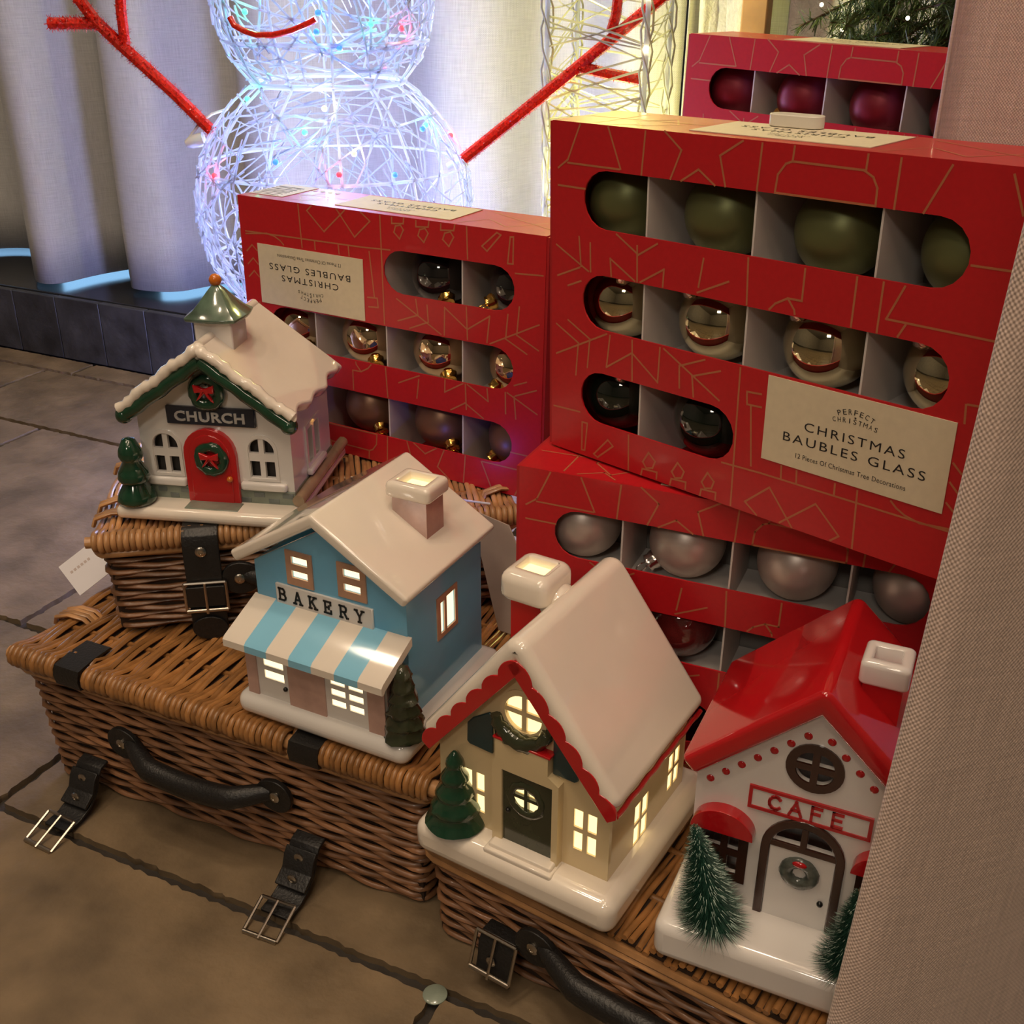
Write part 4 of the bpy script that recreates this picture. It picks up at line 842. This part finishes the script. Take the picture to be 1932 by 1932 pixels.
roof_chevron(cf, -.0010, .0690, .1390, .1190, .1845, .0125, .0195, .1230, 'ceramic_red', .0034, bseg=4, ra=.0055)
for i in range(7):
    f = (i + .25) / 7; me_obj('red_dot', *ball((.0130 + (.0690 - .0130) * f, .0278, .1030 + (.1545 - .1030) * f), .0023, 12, 8, (1, .35, 1)), 'ceramic_red', cf, smooth=180)
    me_obj('red_dot', *ball((.1250 - (.1250 - .0690) * f, .0278, .1030 + (.1545 - .1030) * f), .0023, 12, 8, (1, .35, 1)), 'ceramic_red', cf, smooth=180)
Prism('round_window', ell(.0688, .1300, .0152, .0152), FQ, .0268, .0282, 'ceramic_brown', cf, bevel=.0004)
sg = Prism('sign', rect(.0368, .1018, .0938, .1090), [rect(.0388, .0998, .0957, .1071)], .0266, .0284, 'ceramic_red', cf, bevel=.0003)
Prism('sign_face', rect(.0380, .1006, .0950, .1080), [], .0274, .0284, 'ceramic_white', sg)
me_obj('lettering', *strokes('CaFe', .0478, .0972, .0068, .0082, .01095, .00155, .0264, .0012), 'ceramic_red', sg)
def archband(x0, x1, z0, z1, wd, a=16):
    o = arch(x0, x1, z0, z1, a); i = arch(x0 + wd, x1 - wd, z0, z1 - wd, a); return [o[1]] + o[2:] + [o[0]] + [i[0]] + i[2:][::-1] + [i[1]]
Prism('door_frame', archband(.0465, .0918, .0215, .0945, .0050), [], .0262, .0284, 'ceramic_brown', cf, bevel=.0005)
Prism('transom', [(.0500, .0728), (.0880, .0728), (.0880, .0765), (.0708, .0765), (.0708, .0900), (.0672, .0900), (.0672, .0765), (.0500, .0765)], [], .0264, .0284, 'ceramic_brown', cf, bevel=.0004)
dr = Prism('door', rect(.0515, .0868, .0215, .0728), [], .0272, .0284, 'ceramic_white', cf, bevel=.0004)
wv, wf = torus((.0690, .0262, .0592), .0072, .0038, 26, 9, .07, .6); me_obj('wreath', wv, wf, 'ceramic_ash', dr, smooth=80)
me_obj('wreath_bow', *ball((.0688, .0242, .0668), .0034, 12, 8, (1.2, .4, .6)), 'ceramic_red', dr, smooth=180)
me_obj('door_knob', *ball((.0822, .0264, .0420), .0018, 10, 8), 'black_paint', dr, smooth=180)
for xs, ws in ((lambda x: x, LW), (lambda x: .1380 - x, RW)):
    q = [(xs(.0120), .0380), (xs(.0400), .0380), (xs(.0400), .0775), (xs(.0120), .0775)]
    Prism('window_frame', q if xs(0) == 0 else q[::-1], [rect(*r) for r in ws], .0268, .0284, 'ceramic_brown', cf, bevel=.0004)
    dome = [(xs(.0255) + .0175 * math.cos(t), .0755 + .0150 * math.sin(t)) for t in np.linspace(0, PI, 18)]
    Prism('awning', dome, [], .0200, .0290, 'ceramic_red', cf, bevel=.0040, bseg=5)
chm = Prism('chimney', rect(.0830, .1030, .0500, .0700), [rect(.0880, .0980, .0560, .0640)], .145, .180, 'ceramic_red', cf, axis='z', bevel=.001)
CapRing('chimney_cap', .0805, .1055, .0475, .0725, .0858, .0995, .0535, .0655, .1740, .1885, .0032, 'ceramic_white', chm, .010)
def brush_tree(parent, x, y, z, h, r, n=2600, tilt=0):
    t = Tube('bottle_brush_tree', [(x, y, z), (x + tilt, y, z + h)], .0011, 'twig', parent)
    for mat, cnt, nm in (('bristle', n, 'bristles'), ('bristle_frost', n // 6, 'frosted_bristles')):
        V, Fc = [], []
        for i in range(cnt):
            f = random.random() ** 1.35; a = random.random() * 2 * PI; L = (r * (1 - f) ** .8 + .0022) * random.uniform(.82, 1.05); zb = z + .004 + (h - .004) * f
            d = Vector((math.cos(a), math.sin(a), random.uniform(-.35, .25))).normalized(); p = Vector((x + tilt * f, y, zb)); q = p + d * L; s0 = .12 if mat == 'bristle' else .72
            p = p + d * (L * s0); sd = d.cross(Vector((0, 0, 1))).normalized() * .00022; u = Vector((0, 0, .00022)); o = len(V); V += [p + sd, p - sd * .5 + u, p - sd * .5 - u, q]; Fc += [(o, o + 1, o + 3), (o + 1, o + 2, o + 3), (o + 2, o, o + 3)]
        me = bpy.data.meshes.new(nm); me.from_pydata([tuple(v) for v in V], [], Fc); stuff(me_link(nm, me, mat, t))
brush_tree(cf, .0290, .0070, .0215, .0660, .0215, 4200, tilt=-.0150); brush_tree(cf, .1020, .0060, .0215, .058, .0185, 2400)

# ================================================================== SNOWMAN
SX, SY = -.200, 1.275
sn = thing('wire_snowman', 'lit acrylic wire snowman with red tinsel arms in front of the curtain', 'snowman', (SX, SY, 0))
def onball(cz, R, px, py):        # surface point of a ball facing the eye along a viewing direction
    X, Y = (px - 966) / F_PX, -(py - 966) / F_PX; d = (R_ * X + U_ * Y + fwd).normalized(); o = Vector((0, 0, ZF)) - Vector((SX, SY, cz)); b = o.dot(d); disc = b * b - o.dot(o) + R * R
    t = -b - math.sqrt(max(disc, 0)); return o + d * t + Vector((0, 0, cz))
BALLS = [(.108, .160, .002, .220), (.352, .1545, .220, .4845), (.567, .1165, .4845, .675)]
for bi, (cz, R, za, zb) in enumerate(BALLS):
    rg = random.Random(40 + bi); fr = []
    for k in range(12):
        a = 2 * PI * k / 12 + .2; P = []
        for i in range(13): z = za + (zb - za) * i / 12; r = math.sqrt(max(R * R - (z - cz) ** 2, .0004)); P.append((r * math.cos(a), r * math.sin(a), z))
        fr.append(tube(P, .0015, 5))
    for z in (za + .001, zb - .001, cz + .3 * R, cz - .35 * R):
        r = math.sqrt(max(R * R - (z - cz) ** 2, .0004)); fr.append(tube([(r * math.cos(2 * PI * i / 36), r * math.sin(2 * PI * i / 36), z) for i in range(36)], .0019, 5, closed=True))
    part = me_obj(('base_ball_frame', 'body_ball_frame', 'head_ball_frame')[bi], *join(*fr), 'white_wire', sn, smooth=60)
    st = []
    def rp():
        while True:
            v = Vector((rg.gauss(0, 1), rg.gauss(0, 1), rg.gauss(0, 1))).normalized()
            if za - .004 < cz + v.z * R < zb + .004: return v
    for k in range((150, 250, 200)[bi]):
        a = rp(); b = rp()
        while not .35 < a.angle(b) < 1.25: b = rp()
        n = 7; P = []
        for i in range(n):
            q = a.slerp(b, i / (n - 1)); g = R * (1.0 + .02 * rg.random() - .05 * math.sin(PI * i / (n - 1)) * rg.random()); z = min(max(cz + q.z * g, za), zb); P.append((q.x * g, q.y * g, z))
        st.append(tube(P, rg.uniform(.0007, .0013), 4))
    stuff(me_obj('acrylic_strands', *join(*st), 'acrylic', part, smooth=60))
    leds = {1: [('green', 467, 187), ('blue', 797, 243), ('green', 803, 236), ('red', 850, 256), ('red', 405, 332), ('yellow', 612, 205), ('yellow', 668, 290), ('blue', 520, 306), ('green', 575, 250), ('blue', 745, 330), ('red', 640, 330)], 2: [('blue', 600, 24), ('red', 757, 54), ('green', 462, 22), ('blue', 597, 60), ('blue', 640, 90), ('green', 700, 45)]}.get(bi, [])
    for c, px, py in leds: lp = onball(cz, R * 1.0, px, py); me_obj('led_bulb', *ball(lp, .0030, 10, 8), 'led_' + c, part, smooth=180); point('led_glow', (SX + lp.x, SY + lp.y + .004, lp.z), dict(green=(.05, 1, .4), blue=(.02, .2, 1), red=(1, .03, .08), yellow=(1, .8, .3))[c], .06, .004)
# smile, arms, plastic joint pieces
hz, hR = BALLS[2][0], BALLS[2][1]
Tube('smile', [onball(hz, hR + .004, *p) for p in ((434, 32), (442, 48), (460, 58), (485, 66), (515, 66), (550, 58), (580, 45), (596, 36))], .0032, 'tinsel_red', sn, 8)
def pix(px, py, yy):              # point on the vertical plane y = yy of the snowman's arms
    X, Y = (px - 966) / F_PX, -(py - 966) / F_PX; d = R_ * X + U_ * Y + fwd; t = yy / d.y; return Vector((d.x * t - SX, d.y * t - SY, d.z * t + ZF))
def tinsel(name, pts, r, parent):      # wire core thickly set with short glittering flakes
    P = []
    for a, b in zip(pts, pts[1:]):
        n = max(2, int((b - a).length / .004)); P += [a.lerp(b, i / n) for i in range(n)]
    P.append(pts[-1]); V, Fc = tube(P, r * .72, 8); V = list(V); rg = random.Random(len(P))
    for a, b in zip(P, P[1:]):
        d = (b - a).normalized()
        for q in range(26):
            t = Vector((rg.gauss(0, 1), rg.gauss(0, 1), rg.gauss(0, 1))); t = (t - d * t.dot(d)).normalized(); p = a.lerp(b, rg.random()) + t * r * .6; e = p + (t + d * rg.uniform(-.7, .7)).normalized() * r * rg.uniform(.35, .62)
            sd = t.cross(d).normalized() * rg.uniform(.0005, .0011); o = len(V); V += [p + sd, p - sd, e - sd * .6, e + sd * .6]; Fc.append((o, o + 1, o + 2, o + 3))
    me = bpy.data.meshes.new(name); me.from_pydata([tuple(v) for v in V], [], [tuple(f) for f in Fc]); return me_link(name, me, 'tinsel_red', parent)
YA = 1.255
arm = tinsel('arm', [pix(402, 250, YA), pix(330, 178, YA), pix(235, 92, YA), pix(180, 40, YA), pix(135, -20, YA)], .0092, sn)
tinsel('twig', [pix(182, 44, YA), pix(92, 44, YA)], .0080, arm); tinsel('twig', [pix(236, 84, YA), pix(228, 20, YA), pix(226, -30, YA)], .0080, arm)
arm = tinsel('arm', [pix(875, 300, YA), pix(960, 232, YA), pix(1080, 135, YA), pix(1170, 60, YA), pix(1262, -15, YA)], .0086, sn)
tinsel('twig', [pix(1092, 126, YA), pix(1150, 140, YA), pix(1206, 150, YA)], .0080, arm); tinsel('twig', [pix(1152, 62, YA), pix(1162, 30, YA), pix(1168, -20, YA)], .0076, arm)
Tube('arm_socket', [pix(845, 316, YA), pix(872, 302, YA)], .0050, 'clear_plastic', sn, 10)
Tube('cable_plug', [pix(352, 272, YA), pix(362, 268, YA), pix(385, 262, YA)], [.0042, .0070, .0078], 'clear_plastic', sn, 10)
Tube('cable', [pix(356, 262, YA), pix(375, 235, YA), pix(400, 215, YA), pix(430, 205, YA)], .0016, 'clear_plastic', sn, 6)

# ---- warm lit wire column beside it
cx, cy = .105, 1.30
co = thing('wire_column', 'tall square acrylic wire column glowing warm yellow right of the snowman', 'light column', (cx, cy, 0), yawrot(-20))
hw = .054; fr = []
for sx_ in (-1, 1):
    for sy_ in (-1, 1): me_obj('column_post', *tube([(sx_ * hw, sy_ * hw, .0), (sx_ * hw, sy_ * hw, 1.25)], .0028, 6), 'white_wire', co, smooth=60)
for k in range(7): z = .02 + k * .2; me_obj('column_hoop', *tube([(hw, hw, z), (-hw, hw, z), (-hw, -hw, z), (hw, -hw, z)], .0018, 5, closed=True), 'white_wire', co)
st = []; rg = random.Random(5)
for k in range(420):
    s = rg.randrange(4); z = rg.uniform(.1, 1.25); a, b = (-hw, hw); dz = rg.uniform(-.05, .05); q = [(a, -hw), (b, -hw)] if s == 0 else [(b, -hw), (b, hw)] if s == 1 else [(b, hw), (a, hw)] if s == 2 else [(a, hw), (a, -hw)]
    m_ = (.5 * (q[0][0] + q[1][0]) * 1.03, .5 * (q[0][1] + q[1][1]) * 1.03); st.append(tube([(*q[0], z), (*m_, z + dz * .5 + rg.uniform(-.004, .004)), (*q[1], z + dz)], rg.uniform(.0007, .0013), 4))
for sx_ in (-1, 1):
    for sy_ in (-1, 1):
        for k in range(3):
            st.append(tube([(sx_ * hw + .006 * math.sin(z * 60 + k * 2), sy_ * hw + .006 * math.cos(z * 47 + k * 2), z) for z in np.linspace(.05, 1.25, 60)], .0012, 4))
stuff(me_obj('acrylic_strands', *join(*st), 'acrylic_warm', co, smooth=60))
for k in range(16): a = rg.randrange(4); z = .42 + k * .05; p = [(-hw, -hw), (hw, -hw), (hw, -hw), (-hw, -hw)][a]; me_obj('led_bulb', *ball((p[0], p[1] - .003, z), .0028, 10, 8), 'led_warm', co, smooth=180)

# ================================================================== LADDER, THROW, GARLAND, PAPERS
ld = thing('wooden_ladder', 'wooden display ladder rising behind the rearmost red box', 'ladder', (.268, 1.33, 0), yawrot(-30))
Box('rail', (-.015, .015, -.009, .009, 0, 1.5), 'wood', ld, bevel=.002); Box('rail', (.345, .375, -.009, .009, 0, 1.5), 'wood', ld, bevel=.002)
for z in (.25, .62, .98, 1.35): Box('rung', (.015, .345, -.008, .008, z, z + .022), 'wood', ld, bevel=.002)
def throw(label, loc, rz, wd, z0, z1, seed):
    V, Fc, n, m = [], [], 30, 40
    for j in range(m + 1):
        for i in range(n + 1):
            x = wd * (i / n - .5); z = z0 + (z1 - z0) * j / m; V.append((x, .014 * math.sin(x * 60 + seed) + .010 * noise.noise((x * 18, z * 9, seed)) + .003 * noise.noise((x * 130, z * 130, seed)), z))
    for j in range(m):
        for i in range(n): a = j * (n + 1) + i; Fc.append((a, a + 1, a + n + 2, a + n + 1))
    o = me_obj('plush_throw', V, Fc, 'plush', None, smooth=180); s = o.modifiers.new('solid', 'SOLIDIFY'); s.thickness = .012
    o.location = loc; o.rotation_euler = (0, 0, rz); tag(o, label, 'throw', 'plush throws'); return o
throw('pale fluffy throw hanging left of the wooden ladder rail', (.245, 1.375, 0), yawrot(-28), .07, .35, 1.35, 2.0)
throw('pale fluffy throw hanging between the ladder and the fir garland', (.385, 1.318, 0), yawrot(-28), .17, .35, 1.35, 5.0)
ga = thing('fir_garland', 'green fir garland with tiny warm lights above the rearmost red box', 'garland', (.300, 1.150, .520))
rg = random.Random(11); V, Fc, TW = [], [], []
for k in range(110):
    b = Vector((rg.uniform(.02, .20), rg.uniform(-.02, .07), rg.uniform(.0, .12))); d = Vector((rg.uniform(-1, .5), rg.uniform(-.9, .3), rg.uniform(-.35, .35))).normalized(); L = rg.uniform(.05, .085)
    TW.append(tube([b, b + d * L], .0010, 4))
    for i in range(120):
        f = rg.random(); p = b + d * (L * f); q = (d * .75 + Vector((rg.gauss(0, 1), rg.gauss(0, 1), rg.gauss(0, 1))).normalized()).normalized(); e = p + q * rg.uniform(.012, .019); s = q.cross(Vector((.3, .2, 1))).normalized() * .0008; o = len(V)
        V += [p + s, p - s, e - s * .5, e + s * .5]; Fc.append((o, o + 1, o + 2, o + 3))
me_obj('twigs', *join(*TW), 'twig', ga)
me = bpy.data.meshes.new('needles'); me.from_pydata([tuple(v) for v in V], [], Fc); stuff(me_link('needles', me, 'needles', ga))
for p in ((.095, -.065, .075), (.055, -.065, .035), (.0, -.055, .025), (.03, -.06, .012), (.105, -.065, .020), (-.015, -.03, .045)): me_obj('led_bulb', *ball(p, .0018, 10, 8), 'led_warm', ga, smooth=180)
# price tag hanging from the small hamper, kraft card behind the bakery
pt = me_obj('swing_tag', *prism([(-.019, -.016), (.019, -.016), (.019, .016), (-.019, .016)], [], 0, .0006, 'z'), 'paper', None)
pt.location = (-.3530, .802, .1450); pt.rotation_euler = (math.radians(48), 0, math.radians(-2)); pt.rotation_euler.rotate_axis('Z', math.radians(42)); tag(pt, 'white paper swing tag sticking out left of the small hamper', 'tag')
me_obj('print', *join(*[box(-.014 + i * .0034, -.0118 + i * .0034, .004, .0062, .0006, .0008) for i in range(6)]), 'paper_ink', pt)
kc = me_obj('card_flap', *prism([(0, 0), (.030, -.004), (.026, .045), (.004, .088), (-.022, .094), (-.026, .085)], [], 0, .0012), 'kraft', None, bevel=.0003)
kc.location = (-.0105, .735, .1265); kc.rotation_euler = (math.radians(-8), 0, math.radians(-22)); tag(kc, 'plain brown card leaning between the bakery roof and the lowest red box', 'card')

# blue fairy light tucked behind the bakery roof, grey stud on the floor
fs = thing('fairy_light', 'blue fairy light glowing on the small hamper behind the bakery roof', 'fairy light', (-.052, .790, .2150))
me_obj('led_bulb', *ball((0, 0, .004), .0042, 12, 8), 'led_blue', fs, smooth=180); Tube('cable', [(-.02, .03, .001), (-.008, .01, .003), (0, 0, .003), (.014, -.008, .002), (.035, -.012, .001)], .0009, 'clear_plastic', fs, 6)
point('led_glow', (-.052, .783, .226), (.05, .12, 1), .012, .004)
q = T2(-.262, .4265); sd = me_obj('floor_stud', *lathe([(.0080, 0), (.0080, .0006), (.0074, .0011), (.0001, .0012)], 24, (q[0], q[1], 0)), 'ceramic_stone', None, smooth=40); tag(sd, 'small round grey stud where two floor joints meet near the front', 'stud')
